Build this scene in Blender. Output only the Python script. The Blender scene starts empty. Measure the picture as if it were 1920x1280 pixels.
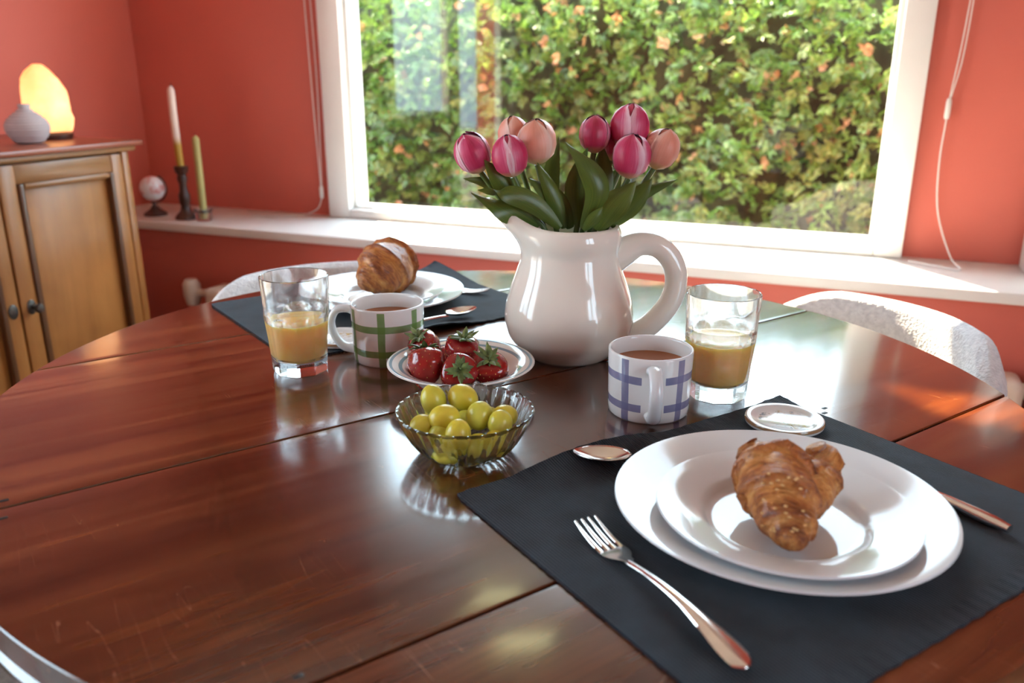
import bpy, bmesh, math, random
import numpy as np
from mathutils import Vector, Matrix, noise

random.seed(7)
R = math.radians
scene = bpy.context.scene
col = scene.collection

# ------------------------------------------------------------------ camera, world, sun, exposure
TZ = 0.76                       # table top height
CZ = TZ + 0.35                  # camera height
YAW, PITCH, FPX = R(22.3), R(17.8), 1562.0
cam_d = bpy.data.cameras.new('camera')
cam = bpy.data.objects.new('camera', cam_d); col.objects.link(cam)
cam_d.sensor_width = 36.0
cam_d.lens = 36.0 * FPX / 1920.0
cam_d.clip_start = 0.02
cam.location = (0, 0, CZ)
cam.rotation_euler = (R(90) - PITCH, 0, YAW)
cam_d.dof.use_dof = True
cam_d.dof.focus_distance = 0.92
cam_d.dof.aperture_fstop = 5.0
scene.camera = cam

world = bpy.data.worlds.new('world'); scene.world = world
world.use_nodes = True
bg = world.node_tree.nodes['Background']
bg.inputs[0].default_value = (0.66, 0.84, 1.0, 1)
bg.inputs[1].default_value = 10.5

SUN_AZ = Vector((0.85, -1.0, 0)).normalized()
SUN_EL = R(45)
sun_d = bpy.data.lights.new('sun', 'SUN')
sun_d.energy = 38.0
sun_d.color = (1.0, 0.84, 0.62)
sun_d.angle = R(0.8)
sun = bpy.data.objects.new('sun', sun_d); col.objects.link(sun)
sun_dir = SUN_AZ * math.cos(SUN_EL) + Vector((0, 0, -math.sin(SUN_EL)))
sun.rotation_euler = sun_dir.to_track_quat('-Z', 'Y').to_euler()
sun.location = (-4, 6, 5)

def portal(name, loc, rot, sx, sy):
    d = bpy.data.lights.new(name, 'AREA'); d.shape = 'RECTANGLE'; d.size = sx; d.size_y = sy
    d.cycles.is_portal = True
    o = bpy.data.objects.new(name, d); col.objects.link(o); o.location = loc; o.rotation_euler = rot
portal('window_daylight', (-0.72, 2.40, 1.74), (R(-90), 0, 0), 1.7, 2.16)
portal('door_daylight', (-2.39, -0.2, 1.06), (0, R(-90), 0), 2.1, 1.8)
portal('side_daylight', (2.16, -0.4, 1.35), (0, R(90), 0), 1.5, 1.2)

vs = scene.view_settings
vs.view_transform = 'Standard'; vs.look = 'None'; vs.gamma = 1.0; vs.use_curve_mapping = False
vs.exposure = 0.12
scene.cycles.max_bounces = 9
scene.cycles.diffuse_bounces = 3
scene.cycles.glossy_bounces = 3
scene.cycles.transmission_bounces = 8
scene.cycles.transparent_max_bounces = 16
scene.cycles.use_denoising = True
scene.cycles.adaptive_threshold = 0.06
scene.cycles.sample_clamp_indirect = 8.0

# ------------------------------------------------------------------ coordinates read off the view
FWD = Vector((-math.sin(YAW), math.cos(YAW), 0))
RGT = Vector((math.cos(YAW), math.sin(YAW), 0))
def ray(u, v):
    t = (v - 640) / FPX
    return RGT * ((u - 960) / FPX) + FWD * (math.cos(PITCH) - t * math.sin(PITCH)) + Vector((0, 0, -(math.sin(PITCH) + t * math.cos(PITCH))))
def on(u, v, z):                      # point at height z
    d = ray(u, v); return Vector((0, 0, CZ)) + d * ((z - CZ) / d.z)
def at(u, v, dist):                   # point at forward distance dist
    d = ray(u, v); return Vector((0, 0, CZ)) + d * (dist / d.dot(FWD))

# ------------------------------------------------------------------ mesh helpers
def mk(name, verts, faces, mat, parent=None, smooth=True, loc=None, sharp=40, uv=None, tint=None, flow=None):
    me = bpy.data.meshes.new(name)
    me.from_pydata([tuple(v) for v in verts], [], faces)
    me.update()
    return mo(name, me, mat, parent, smooth, loc, sharp, uv, tint, flow)
def mo(name, me, mat, parent=None, smooth=True, loc=None, sharp=40, uv=None, tint=None, flow=None):
    if smooth:
        me.polygons.foreach_set('use_smooth', [True] * len(me.polygons))
        if sharp: me.set_sharp_from_angle(angle=R(sharp))
    if uv is not None:
        l = me.uv_layers.new(name='UVMap')
        for i, lp in enumerate(me.loops): l.data[i].uv = uv[lp.vertex_index]
    if tint is not None:
        a = me.attributes.new('tint', 'FLOAT', 'POINT'); a.data.foreach_set('value', list(map(float, tint)))
    if flow is not None:
        a = me.attributes.new('flow', 'FLOAT_VECTOR', 'POINT'); a.data.foreach_set('vector', [c for q in flow for c in q])
    if mat: me.materials.append(mat)
    o = bpy.data.objects.new(name, me); col.objects.link(o)
    if parent: o.parent = parent
    if loc is not None: o.location = loc
    return o
def join(*parts):
    V, F = [], []
    for v, f in parts:
        k = len(V); V += [Vector(p) for p in v]; F += [tuple(i + k for i in q) for q in f]
    return V, F
def box(x0, x1, y0, y1, z0, z1, bev=0.0, seg=2):
    bm = bmesh.new()
    vs_ = [bm.verts.new((x, y, z)) for z in (z0, z1) for y in (y0, y1) for x in (x0, x1)]
    for q in ((0, 2, 3, 1), (4, 5, 7, 6), (0, 1, 5, 4), (2, 6, 7, 3), (0, 4, 6, 2), (1, 3, 7, 5)):
        bm.faces.new([vs_[i] for i in q])
    if bev > 0: bmesh.ops.bevel(bm, geom=bm.edges[:], offset=bev, segments=seg, profile=0.5, affect='EDGES')
    bm.verts.index_update()
    V = [v.co.copy() for v in bm.verts]; F = [tuple(v.index for v in f.verts) for f in bm.faces]
    bm.free(); return V, F
def grid(fn, nu, nv, cu=False, cv=False):           # fn(i/nu, j/nv) ; cu/cv closed
    mu = nu if cu else nu + 1; mv = nv if cv else nv + 1
    V = [Vector(fn(i / nu, j / nv)) for j in range(mv) for i in range(mu)]
    F = []
    for j in range(nv):
        for i in range(nu):
            a = j * mu + i; b = j * mu + (i + 1) % mu
            c = ((j + 1) % mv) * mu + (i + 1) % mu; d = ((j + 1) % mv) * mu + i
            F.append((a, b, c, d))
    return V, F
def lathe(prof, n=48, rfn=None, cap0=True, cap1=True):
    """prof: (r, z) list, bottom/outside first; rfn(theta, r, z, k) -> (r, z)"""
    V, F = [], []; m = len(prof)
    rings = []
    for k, (r, z) in enumerate(prof):
        if r < 1e-6:
            rings.append([len(V)]); V.append(Vector((0, 0, z))); continue
        ring = []
        for i in range(n):
            t = 2 * math.pi * i / n
            rr, zz = (r, z) if rfn is None else rfn(t, r, z, k)
            ring.append(len(V)); V.append(Vector((rr * math.cos(t), rr * math.sin(t), zz)))
        rings.append(ring)
    for a, b in zip(rings, rings[1:]):
        for i in range(n):
            j = (i + 1) % n
            if len(a) == 1 and len(b) == 1: continue
            if len(a) == 1: F.append((a[0], b[j], b[i]))
            elif len(b) == 1: F.append((a[i], a[j], b[0]))
            else: F.append((a[i], a[j], b[j], b[i]))
    if cap0 and len(rings[0]) > 1: F.append(tuple(reversed(rings[0])))
    if cap1 and len(rings[-1]) > 1: F.append(tuple(rings[-1]))
    return V, F
def smoothpath(pts, n):
    """Catmull-Rom through pts (Vectors / tuples), n samples"""
    P = [Vector(p) for p in pts]; P = [P[0] * 2 - P[1]] + P + [P[-1] * 2 - P[-2]]
    out = []; m = len(P) - 3
    for k in range(n):
        s = k / (n - 1) * m; i = min(int(s), m - 1); t = s - i
        a, b, c, d = P[i:i + 4]
        out.append(0.5 * ((2 * b) + (c - a) * t + (2 * a - 5 * b + 4 * c - d) * t * t + (3 * b - a - 3 * c + d) * t ** 3))
    return out
def lerp_list(vals, n):
    return [float(np.interp(k / (n - 1), np.linspace(0, 1, len(vals)), vals)) for k in range(n)]
def frames(path):
    T = [(path[min(i + 1, len(path) - 1)] - path[max(i - 1, 0)]).normalized() for i in range(len(path))]
    ref = Vector((0, 0, 1)) if abs(T[0].z) < 0.9 else Vector((1, 0, 0))
    X = T[0].cross(ref).normalized(); out = []
    for t in T:
        X = (X - t * X.dot(t)).normalized(); out.append((t, X, t.cross(X)))
    return out
def tube(path, radii, n=10, flat=1.0, cap=True):
    fr = frames(path); V, F = [], []
    if not hasattr(radii, '__len__'): radii = [radii] * len(path)
    for p, r, (t, x, y) in zip(path, radii, fr):
        for i in range(n):
            a = 2 * math.pi * i / n
            V.append(p + x * (r * math.cos(a)) + y * (r * flat * math.sin(a)))
    for k in range(len(path) - 1):
        for i in range(n):
            j = (i + 1) % n
            F.append((k * n + i, k * n + j, (k + 1) * n + j, (k + 1) * n + i))
    if cap:
        F.append(tuple(reversed(range(n)))); F.append(tuple(range((len(path) - 1) * n, len(path) * n)))
    return V, F
def xf(vf, M):
    return [M @ Vector(p) for p in vf[0]], vf[1]
def ellipsoid(c, rx, ry, rz, nu=12, nv=8):
    prof = [(math.sin(math.pi * k / nv), -math.cos(math.pi * k / nv)) for k in range(nv + 1)]
    prof[0] = (0, -1); prof[-1] = (0, 1)
    V, F = lathe(prof, nu)
    return [Vector((c[0] + p.x * rx, c[1] + p.y * ry, c[2] + p.z * rz)) for p in V], F

def tag(o, label=None, cat=None, group=None, kind=None):
    if label: o['label'] = label
    if cat: o['category'] = cat
    if group: o['group'] = group
    if kind: o['kind'] = kind
    return o
def thing(name, label, cat, loc=(0, 0, 0), rz=0.0, group=None, kind=None):
    o = bpy.data.objects.new(name, None); col.objects.link(o)
    o.empty_display_size = 0.05; o.location = loc; o.rotation_euler = (0, 0, rz)
    return tag(o, label, cat, group, kind)

# ------------------------------------------------------------------ material helpers
class NT:
    def __init__(self, name):
        self.m = bpy.data.materials.new(name); self.m.use_nodes = True
        self.t = self.m.node_tree; self.n = self.t.nodes
        self.b = self.n['Principled BSDF']; self.out = self.n['Material Output']
    def link(self, a, b): self.t.links.new(a, b)
    def set(self, sock, v):
        if hasattr(v, 'links') or isinstance(v, bpy.types.NodeSocket): self.link(v, sock)
        else:
            if hasattr(sock.default_value, '__len__') and hasattr(v, '__len__') and len(v) == 3 and len(sock.default_value) == 4: v = (*v, 1)
            sock.default_value = v
    def new(self, typ, props=None, **ins):
        nd = self.n.new(typ)
        for k, v in (props or {}).items(): setattr(nd, k, v)
        for k, v in ins.items():
            key = int(k[1:]) if k[0] == 'i' and k[1:].isdigit() else k.replace('_', ' ')
            self.set(nd.inputs[key], v)
        return nd
    def P(self, **kw):
        for k, v in kw.items(): self.set(self.b.inputs[k.replace('_', ' ')], v)
    def coord(self, which='Object'): return self.new('ShaderNodeTexCoord').outputs[which]
    def math(self, op, a, b=0.0, c=0.0):
        nd = self.new('ShaderNodeMath', {'operation': op}); self.set(nd.inputs[0], a); self.set(nd.inputs[1], b); self.set(nd.inputs[2], c); return nd.outputs[0]
    def noise(self, vec, scale, detail=3.0, rough=0.5, dist=0.0):
        nd = self.new('ShaderNodeTexNoise'); self.set(nd.inputs['Vector'], vec); nd.inputs['Scale'].default_value = scale
        nd.inputs['Detail'].default_value = detail; nd.inputs['Roughness'].default_value = rough; nd.inputs['Distortion'].default_value = dist
        return nd.outputs['Fac']
    def mapping(self, vec, scale=(1, 1, 1), loc=(0, 0, 0), rot=(0, 0, 0)):
        nd = self.new('ShaderNodeMapping'); self.set(nd.inputs['Vector'], vec); nd.inputs['Scale'].default_value = scale
        nd.inputs['Location'].default_value = loc; nd.inputs['Rotation'].default_value = rot; return nd.outputs[0]
    def ramp(self, fac, stops, interp='LINEAR'):
        nd = self.new('ShaderNodeValToRGB'); self.set(nd.inputs[0], fac); cr = nd.color_ramp; cr.interpolation = interp
        while len(cr.elements) < len(stops): cr.elements.new(0.5)
        for e, (p, c) in zip(cr.elements, stops): e.position = p; e.color = (*c, 1)
        return nd.outputs[0]
    def mix(self, fac, a, b, mode='MIX'):
        nd = self.new('ShaderNodeMix', {'data_type': 'RGBA', 'blend_type': mode})
        self.set(nd.inputs['Factor'], fac); self.set(nd.inputs[6], a); self.set(nd.inputs[7], b); return nd.outputs[2]
    def bump(self, h, strength=0.3, dist=0.001):
        nd = self.new('ShaderNodeBump'); nd.inputs['Strength'].default_value = strength; nd.inputs['Distance'].default_value = dist
        self.set(nd.inputs['Height'], h); self.link(nd.outputs[0], self.b.inputs['Normal']); return nd.outputs[0]
    def sep(self, vec):
        nd = self.new('ShaderNodeSeparateXYZ'); self.set(nd.inputs[0], vec); return nd.outputs
    def attr(self, name):
        return self.new('ShaderNodeAttribute', {'attribute_name': name}).outputs['Fac']

def lin(r, g, b):
    f = lambda c: (c / 255) / 12.92 if c / 255 <= 0.04045 else ((c / 255 + 0.055) / 1.055) ** 2.4
    return (f(r), f(g), f(b))
def simple(name, c, rough=0.5, metal=0.0, var=0.12, vs_=30.0, bump=0.0, bs=80.0, **kw):
    n = NT(name); co = n.coord()
    f = n.noise(co, vs_, 3)
    d = tuple(max(0, x * (1 - var)) for x in c); l = tuple(min(1, x * (1 + var)) for x in c)
    n.P(Base_Color=n.ramp(f, [(0.3, d), (0.7, l)]), Roughness=rough, Metallic=metal, **kw)
    if bump: n.bump(n.noise(co, bs, 4), bump, 0.001)
    return n.m

M = {}
def mat_wall():
    n = NT('coral_paint'); co = n.coord()
    f = n.noise(co, 2.0, 4)
    n.P(Base_Color=n.ramp(f, [(0.3, (0.61, 0.130, 0.092)), (0.7, (0.66, 0.148, 0.104))]), Roughness=0.55)
    n.bump(n.noise(co, 90, 4), 0.25, 0.002); return n.m
M['wall'] = mat_wall()
M['white_paint'] = simple('white_gloss_paint', (0.83, 0.80, 0.76), 0.3, var=0.03, vs_=6)
M['ceiling'] = simple('ceiling_paint', (0.80, 0.80, 0.80), 0.7, var=0.02)
M['floor'] = simple('oak_floor', (0.13, 0.075, 0.045), 0.4, var=0.3, vs_=8)
M['paving'] = simple('garden_paving', (0.42, 0.36, 0.28), 0.9, var=0.2, vs_=4)
def mat_pane(name, tint):
    n = NT(name); n.n.remove(n.b)
    fr = n.new('ShaderNodeFresnel', IOR=1.5).outputs[0]
    tr = n.new('ShaderNodeBsdfTransparent', Color=(*tint, 1)).outputs[0]
    gl = n.new('ShaderNodeBsdfGlossy', Color=(1, 1, 1, 1), Roughness=0.02).outputs[0]
    bk = n.new('ShaderNodeNewGeometry').outputs['Backfacing']
    mx = n.new('ShaderNodeMixShader'); n.link(n.math('MULTIPLY', fr, n.math('SUBTRACT', 1.0, bk)), mx.inputs[0]); n.link(tr, mx.inputs[1]); n.link(gl, mx.inputs[2])
    n.link(mx.outputs[0], n.out.inputs[0]); return n.m
M['pane'] = mat_pane('window_glass', (0.97, 0.985, 0.975))
M['sun_patch_pane'] = mat_pane('sun_patch_amber_glass', (0.98, 0.86, 0.58))  # tint of the pane added for the orange sun patch

def mat_table():
    n = NT('mahogany'); co = n.coord()
    s = n.sep(co)
    wob = n.noise(n.mapping(co, (1.5, 2, 1)), 1.0, 2)
    strip = n.math('FLOOR', n.math('ADD', n.math('MULTIPLY', s['Y'], 8.3), n.math('MULTIPLY', wob, 0.06)))
    wn = n.new('ShaderNodeTexWhiteNoise', {'noise_dimensions': '1D'}); n.set(wn.inputs['W'], strip)
    g1 = n.noise(n.mapping(co, (2.2, 34, 6)), 1.0, 5, 0.6, 0.6)
    g2 = n.noise(n.mapping(co, (9, 160, 20)), 1.0, 4, 0.6, 0.3)
    g3 = n.noise(n.mapping(co, (3, 7, 3)), 1.0, 4, 0.55)
    base = n.ramp(g1, [(0.32, (0.036, 0.0105, 0.006)), (0.5, (0.125, 0.038, 0.014)), (0.68, (0.245, 0.083, 0.028))])
    base = n.mix(n.math('MULTIPLY', g2, 0.35), base, (0.07, 0.017, 0.008), 'MIX')
    base = n.mix(0.65, base, n.ramp(g3, [(0.3, (0.45, 0.42, 0.42)), (0.7, (1.35, 1.3, 1.2))]), 'MULTIPLY')
    base = n.mix(0.8, base, n.ramp(wn.outputs[0], [(0, (0.50, 0.47, 0.47)), (1, (1.35, 1.38, 1.35))]), 'MULTIPLY')
    # small dark knots
    vo = n.new('ShaderNodeTexVoronoi', {'feature': 'F1'}); n.set(vo.inputs['Vector'], n.mapping(co, (5, 9, 5))); vo.inputs['Scale'].default_value = 1.0
    knot = n.ramp(vo.outputs['Distance'], [(0.03, (0.15, 0.12, 0.12)), (0.075, (1, 1, 1))])
    base = n.mix(1.0, base, knot, 'MULTIPLY')
    # hairline scratches
    sc = n.noise(n.mapping(co, (60, 3, 5), rot=(0, 0, 0.5)), 1.0, 2, 0.5, 0.2)
    scm = n.math('MULTIPLY', n.math('LESS_THAN', n.math('ABSOLUTE', n.math('SUBTRACT', sc, 0.5)), 0.0016), n.math('GREATER_THAN', g3, 0.55))
    base = n.mix(n.math('MULTIPLY', scm, 0.35), base, (0.45, 0.22, 0.13))
    rough = n.math('ADD', 0.13, n.math('MULTIPLY', n.noise(n.mapping(co, (6, 24, 6)), 1.0, 4), 0.17))
    n.P(Base_Color=base, Roughness=rough, IOR=1.52, Coat_Weight=0.8, Coat_Roughness=0.11, Coat_IOR=1.5)
    h = n.math('ADD', n.math('MULTIPLY', g1, 0.7), n.math('MULTIPLY', n.noise(n.mapping(co, (3, 14, 3)), 1.0, 2), 1.0))
    n.bump(n.math('ADD', h, n.math('MULTIPLY', g2, 0.25)), 0.16, 0.0012); return n.m
M['table'] = mat_table()
M['dark_wood'] = simple('dark_stained_wood', (0.06, 0.02, 0.012), 0.35, var=0.4, vs_=20)
M['iron'] = simple('blackened_iron', (0.02, 0.017, 0.015), 0.5, 0.3)

def mat_oak(name, a, b, along='Z'):
    n = NT(name); co = n.coord()
    sc = {'Z': (26, 26, 2.2), 'Y': (26, 2.2, 26), 'X': (2.2, 26, 26)}[along]
    g = n.noise(n.mapping(co, sc), 1.0, 5, 0.6, 0.4)
    g2 = n.noise(co, 7, 3)
    base = n.mix(0.5, n.ramp(g, [(0.3, a), (0.7, b)]), n.ramp(g2, [(0.3, a), (0.7, b)]))
    n.P(Base_Color=base, Roughness=0.34, Coat_Weight=0.2, Coat_Roughness=0.2)
    n.bump(g, 0.15, 0.001); return n.m
M['oak'] = mat_oak('honey_oak', (0.24, 0.085, 0.020), (0.43, 0.17, 0.043))
M['oak_h'] = mat_oak('honey_oak_rail', (0.20, 0.08, 0.024), (0.36, 0.155, 0.05), 'Y')
M['oak_top'] = mat_oak('red_oak_top', (0.22, 0.05, 0.022), (0.36, 0.085, 0.035), 'Y')
M['oak_dark'] = mat_oak('oak_moulding', (0.07, 0.025, 0.01), (0.13, 0.05, 0.017))
M['pewter'] = simple('aged_pewter', (0.10, 0.09, 0.08), 0.45, 0.8, 0.3, 200)

M['porcelain'] = simple('white_porcelain', (0.77, 0.785, 0.80), 0.08, var=0.015, vs_=8)
M['cream_glaze'] = simple('cream_glaze', (0.92, 0.87, 0.77), 0.1, var=0.03, vs_=14, bump=0.06, bs=25, Coat_Weight=0.4, Coat_Roughness=0.04)
M['silver'] = simple('polished_steel', (0.72, 0.68, 0.65), 0.14, 1.0, 0.05, 60)
def mat_glass(name, tint=(1, 1, 1), ior=1.48, bump=0, clear=0.12):
    n = NT(name); n.P(Base_Color=tint, Roughness=0.0, IOR=ior, Transmission_Weight=1.0)
    if bump: n.bump(n.noise(n.coord(), 18, 2), bump, 0.002)
    tr = n.new('ShaderNodeBsdfTransparent', Color=(0.99, 0.99, 0.99, 1)).outputs[0]
    mx = n.new('ShaderNodeMixShader'); mx.inputs[0].default_value = clear
    n.link(n.b.outputs[0], mx.inputs[1]); n.link(tr, mx.inputs[2]); n.link(mx.outputs[0], n.out.inputs[0])
    return n.m
M['glass'] = mat_glass('clear_glass', (0.99, 1, 0.99), bump=0.05)
M['tumbler'] = mat_glass('tumbler_glass', (1, 1, 1), bump=0.03, clear=0.2)
def mat_juice():
    n = NT('orange_juice'); co = n.coord(); f = n.noise(co, 60, 4)
    n.P(Base_Color=n.ramp(f, [(0.3, (1.0, 0.58, 0.20)), (0.7, (1.0, 0.64, 0.26))]), Roughness=0.12, Subsurface_Weight=1.0, Subsurface_Radius=(1.0, 0.6, 0.25), Subsurface_Scale=0.03)
    return n.m
M['juice'] = mat_juice()
M['tea'] = simple('milky_tea', (0.36, 0.12, 0.04), 0.05, var=0.05)
def mat_mug(name, paint):
    n = NT(name); co = n.coord(); s = n.sep(co)
    ang = n.math('ARCTAN2', s['Y'], s['X'])                 # handle at angle 0
    aa = n.math('ABSOLUTE', ang)
    wob = n.math('MULTIPLY', n.math('SUBTRACT', n.noise(co, 22, 1), 0.5), 0.05)
    zz = n.math('ADD', s['Z'], n.math('MULTIPLY', wob, 0.05))
    aw = n.math('ADD', aa, wob)
    rad = n.math('SQRT', n.math('ADD', n.math('MULTIPLY', s['X'], s['X']), n.math('MULTIPLY', s['Y'], s['Y'])))
    def band(x, c, w): return n.math('LESS_THAN', n.math('ABSOLUTE', n.math('SUBTRACT', x, c)), w)
    v = band(aw, R(40), R(5.8)); v = n.math('MAXIMUM', v, band(aw, R(96), R(5.8))); v = n.math('MAXIMUM', v, band(aw, R(152), R(5.8)))
    v = n.math('MULTIPLY', v, n.math('LESS_THAN', s['Z'], 0.0695))
    h = n.math('MAXIMUM', band(zz, 0.048, 0.0042), band(zz, 0.0175, 0.0042))
    h = n.math('MULTIPLY', h, n.math('GREATER_THAN', aw, R(16)))
    outside = n.math('GREATER_THAN', rad, n.math('ADD', 0.0415, n.math('MULTIPLY', s['Z'], 0.02)))
    stroke = n.math('ADD', 0.75, n.math('MULTIPLY', n.noise(co, 45, 3), 0.3))
    fac = n.math('MULTIPLY', n.math('MAXIMUM', v, h), n.math('MULTIPLY', outside, stroke))
    fac = n.math('MINIMUM', n.math('ADD', fac, n.math('MULTIPLY', n.math('MULTIPLY', v, h), n.math('MULTIPLY', outside, 0.3))), 1.0)
    n.P(Base_Color=n.mix(fac, (0.80, 0.78, 0.76), paint), Roughness=0.09); return n.m
M['mug_blue'] = mat_mug('blue_check_mug_glaze', (0.19, 0.185, 0.33))
M['mug_green'] = mat_mug('green_check_mug_glaze', (0.15, 0.29, 0.075))
def mat_stripe_bowl():
    n = NT('blue_banded_porcelain'); co = n.coord(); s = n.sep(co)
    rad = n.math('SQRT', n.math('ADD', n.math('MULTIPLY', s['X'], s['X']), n.math('MULTIPLY', s['Y'], s['Y'])))
    def band(c, w): return n.math('LESS_THAN', n.math('ABSOLUTE', n.math('SUBTRACT', rad, c)), w)
    f = n.math('MAXIMUM', band(0.0805, 0.0016), band(0.0695, 0.0021))
    up = n.math('GREATER_THAN', n.sep(n.new('ShaderNodeNewGeometry').outputs['Normal'])['Z'], 0.0)
    n.P(Base_Color=n.mix(n.math('MULTIPLY', f, n.math('MULTIPLY', up, 0.85)), (0.80, 0.77, 0.73), (0.12, 0.25, 0.33)), Roughness=0.08); return n.m
M['bowl'] = mat_stripe_bowl()
def mat_coaster():
    n = NT('floral_ceramic'); co = n.coord(); s = n.sep(co)
    rad = n.math('SQRT', n.math('ADD', n.math('MULTIPLY', s['X'], s['X']), n.math('MULTIPLY', s['Y'], s['Y'])))
    fl = n.ramp(n.noise(co, 95, 3, 0.6, 1.5), [(0.54, (0, 0, 0)), (0.60, (1, 1, 1))])
    patch = n.ramp(n.noise(co, 42, 1), [(0.45, (0, 0, 0)), (0.52, (1, 1, 1))])
    ins = n.math('LESS_THAN', rad, 0.026)
    f = n.math('MULTIPLY', n.math('MULTIPLY', fl, patch), n.math('MULTIPLY', ins, 0.85))
    c = n.mix(f, (0.74, 0.72, 0.70), n.ramp(n.noise(co, 60, 1), [(0.42, (0.05, 0.09, 0.12)), (0.5, (0.12, 0.2, 0.25)), (0.62, (0.55, 0.32, 0.05))]))
    gold = n.math('GREATER_THAN', rad, 0.0393)
    c = n.mix(n.math('MULTIPLY', gold, n.math('GREATER_THAN', s['Z'], 0.0045)), c, (0.35, 0.2, 0.1))
    n.P(Base_Color=c, Roughness=0.12); return n.m
M['coaster'] = mat_coaster()
def mat_mat():
    n = NT('ribbed_charcoal_cotton'); co = n.coord(); s = n.sep(co)
    rib = n.math('SINE', n.math('MULTIPLY', s['Y'], 2 * math.pi / 0.0026))
    weave = n.math('SINE', n.math('MULTIPLY', s['X'], 2 * math.pi / 0.0011))
    f = n.noise(co, 25, 4)
    hem = n.math('GREATER_THAN', n.math('ABSOLUTE', s['X']), 0.155)
    hm = n.math('MULTIPLY', hem, n.math('SINE', n.math('MULTIPLY', s['Y'], 2 * math.pi / 0.012)))
    c = n.ramp(n.math('ADD', n.math('MULTIPLY', rib, 0.16), f), [(0.25, (0.008, 0.012, 0.018)), (0.75, (0.026, 0.042, 0.060))])
    n.P(Base_Color=c, Roughness=0.85, Sheen_Weight=0.12, Specular_IOR_Level=0.2)
    h = n.math('ADD', n.math('ADD', rib, n.math('MULTIPLY', weave, 0.2)), n.math('MULTIPLY', hm, 0.8))
    n.bump(h, 0.6, 0.0006); return n.m
M['mat'] = mat_mat()
def mat_fabric():
    n = NT('white_boucle_fabric'); co = n.coord()
    w = n.new('ShaderNodeTexVoronoi'); n.set(w.inputs['Vector'], co); w.inputs['Scale'].default_value = 260
    f = n.noise(co, 120, 3)
    n.P(Base_Color=n.ramp(f, [(0.3, (0.62, 0.61, 0.62)), (0.7, (0.80, 0.79, 0.79))]), Roughness=0.95, Sheen_Weight=0.3)
    n.bump(n.math('ADD', w.outputs['Distance'], f), 0.5, 0.002); return n.m
M['fabric'] = mat_fabric()
def mat_pastry():
    n = NT('baked_pastry'); co = n.coord(); t = n.attr('tint')
    fl = n.new('ShaderNodeAttribute', {'attribute_name': 'flow'}).outputs['Vector']
    st = n.noise(n.mapping(fl, (1.1, 1.1, 34)), 1.0, 4, 0.6, 1.2)
    f = n.noise(co, 60, 5, 0.65, 0.8); f2 = n.noise(co, 210, 4, 0.6)
    mixn = n.math('ADD', n.math('MULTIPLY', st, 0.6), n.math('ADD', n.math('MULTIPLY', f, 0.5), n.math('MULTIPLY', f2, 0.15)))
    x = n.math('ADD', n.math('MULTIPLY', t, 0.62), n.math('SUBTRACT', n.math('MULTIPLY', mixn, 1.35), 0.62))
    c = n.ramp(x, [(0.08, (0.085, 0.018, 0.005)), (0.28, (0.24, 0.058, 0.011)), (0.46, (0.46, 0.145, 0.026)), (0.66, (0.68, 0.29, 0.07)), (0.9, (0.84, 0.50, 0.19))])
    n.P(Base_Color=c, Roughness=n.math('ADD', 0.28, n.math('MULTIPLY', f, 0.3)), Coat_Weight=0.25, Coat_Roughness=0.2)
    n.bump(n.math('ADD', n.math('MULTIPLY', st, 1.4), n.math('ADD', f, n.math('MULTIPLY', f2, 0.4))), 0.9, 0.004); return n.m
M['pastry'] = mat_pastry()
M['crumb'] = simple('pastry_flakes', (0.75, 0.48, 0.2), 0.6)
def mat_straw():
    n = NT('strawberry_skin'); co = n.coord()
    f = n.noise(co, 40, 3); t = n.attr('tint')
    c = n.mix(t, n.ramp(f, [(0.3, (0.20, 0.004, 0.008)), (0.7, (0.38, 0.011, 0.012))]), (0.60, 0.13, 0.07))
    n.P(Base_Color=c, Roughness=0.18, Coat_Weight=0.3, Coat_Roughness=0.1)
    return n.m
M['straw'] = mat_straw()
M['seed'] = simple('strawberry_seed', (0.62, 0.33, 0.08), 0.4)
M['calyx'] = simple('strawberry_leaf', (0.13, 0.18, 0.05), 0.55, var=0.6, vs_=120)
def mat_grape():
    n = NT('green_grape_skin'); co = n.coord(); f = n.noise(co, 55, 4)
    oi = n.new('ShaderNodeObjectInfo').outputs['Random']
    c = n.mix(n.math('MULTIPLY', oi, 0.7), n.ramp(f, [(0.3, (0.54, 0.56, 0.05)), (0.7, (0.74, 0.74, 0.14))]), (0.78, 0.58, 0.04))
    n.P(Base_Color=c, Roughness=0.3, Subsurface_Weight=0.2, Subsurface_Radius=(0.012, 0.010, 0.002), Subsurface_Scale=0.6); return n.m
M['grape'] = mat_grape()
M['stalk'] = simple('grape_stalk', (0.30, 0.26, 0.07), 0.6, var=0.3)
M['stalk_end'] = simple('dry_stalk_end', (0.07, 0.035, 0.012), 0.8, var=0.3)
def mat_petal(name, mid, edge, base, vein):
    n = NT(name); uv = n.sep(n.coord('UV'))
    e = n.math('ABSOLUTE', n.math('SUBTRACT', n.math('MULTIPLY', uv['X'], 2.0), 1.0))
    st = n.noise(n.mapping(n.coord('UV'), (26, 1.6, 1)), 1.0, 3)
    x = n.math('ADD', n.math('MULTIPLY', e, 0.75), n.math('MULTIPLY', n.math('SUBTRACT', st, 0.5), 0.45))
    c = n.ramp(x, [(0.06, vein), (0.42, mid), (0.72, edge)])
    lo = n.ramp(uv['Y'], [(0.0, (1, 1, 1)), (0.22, (0, 0, 0))])
    c = n.mix(lo, c, base)
    n.P(Base_Color=c, Roughness=0.45)
    n.bump(st, 0.25, 0.0008); return n.m
M['petal_pink'] = mat_petal('pink_tulip_petal', (0.66, 0.085, 0.20), (0.88, 0.58, 0.66), (0.78, 0.55, 0.25), (0.52, 0.02, 0.09))
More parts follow.
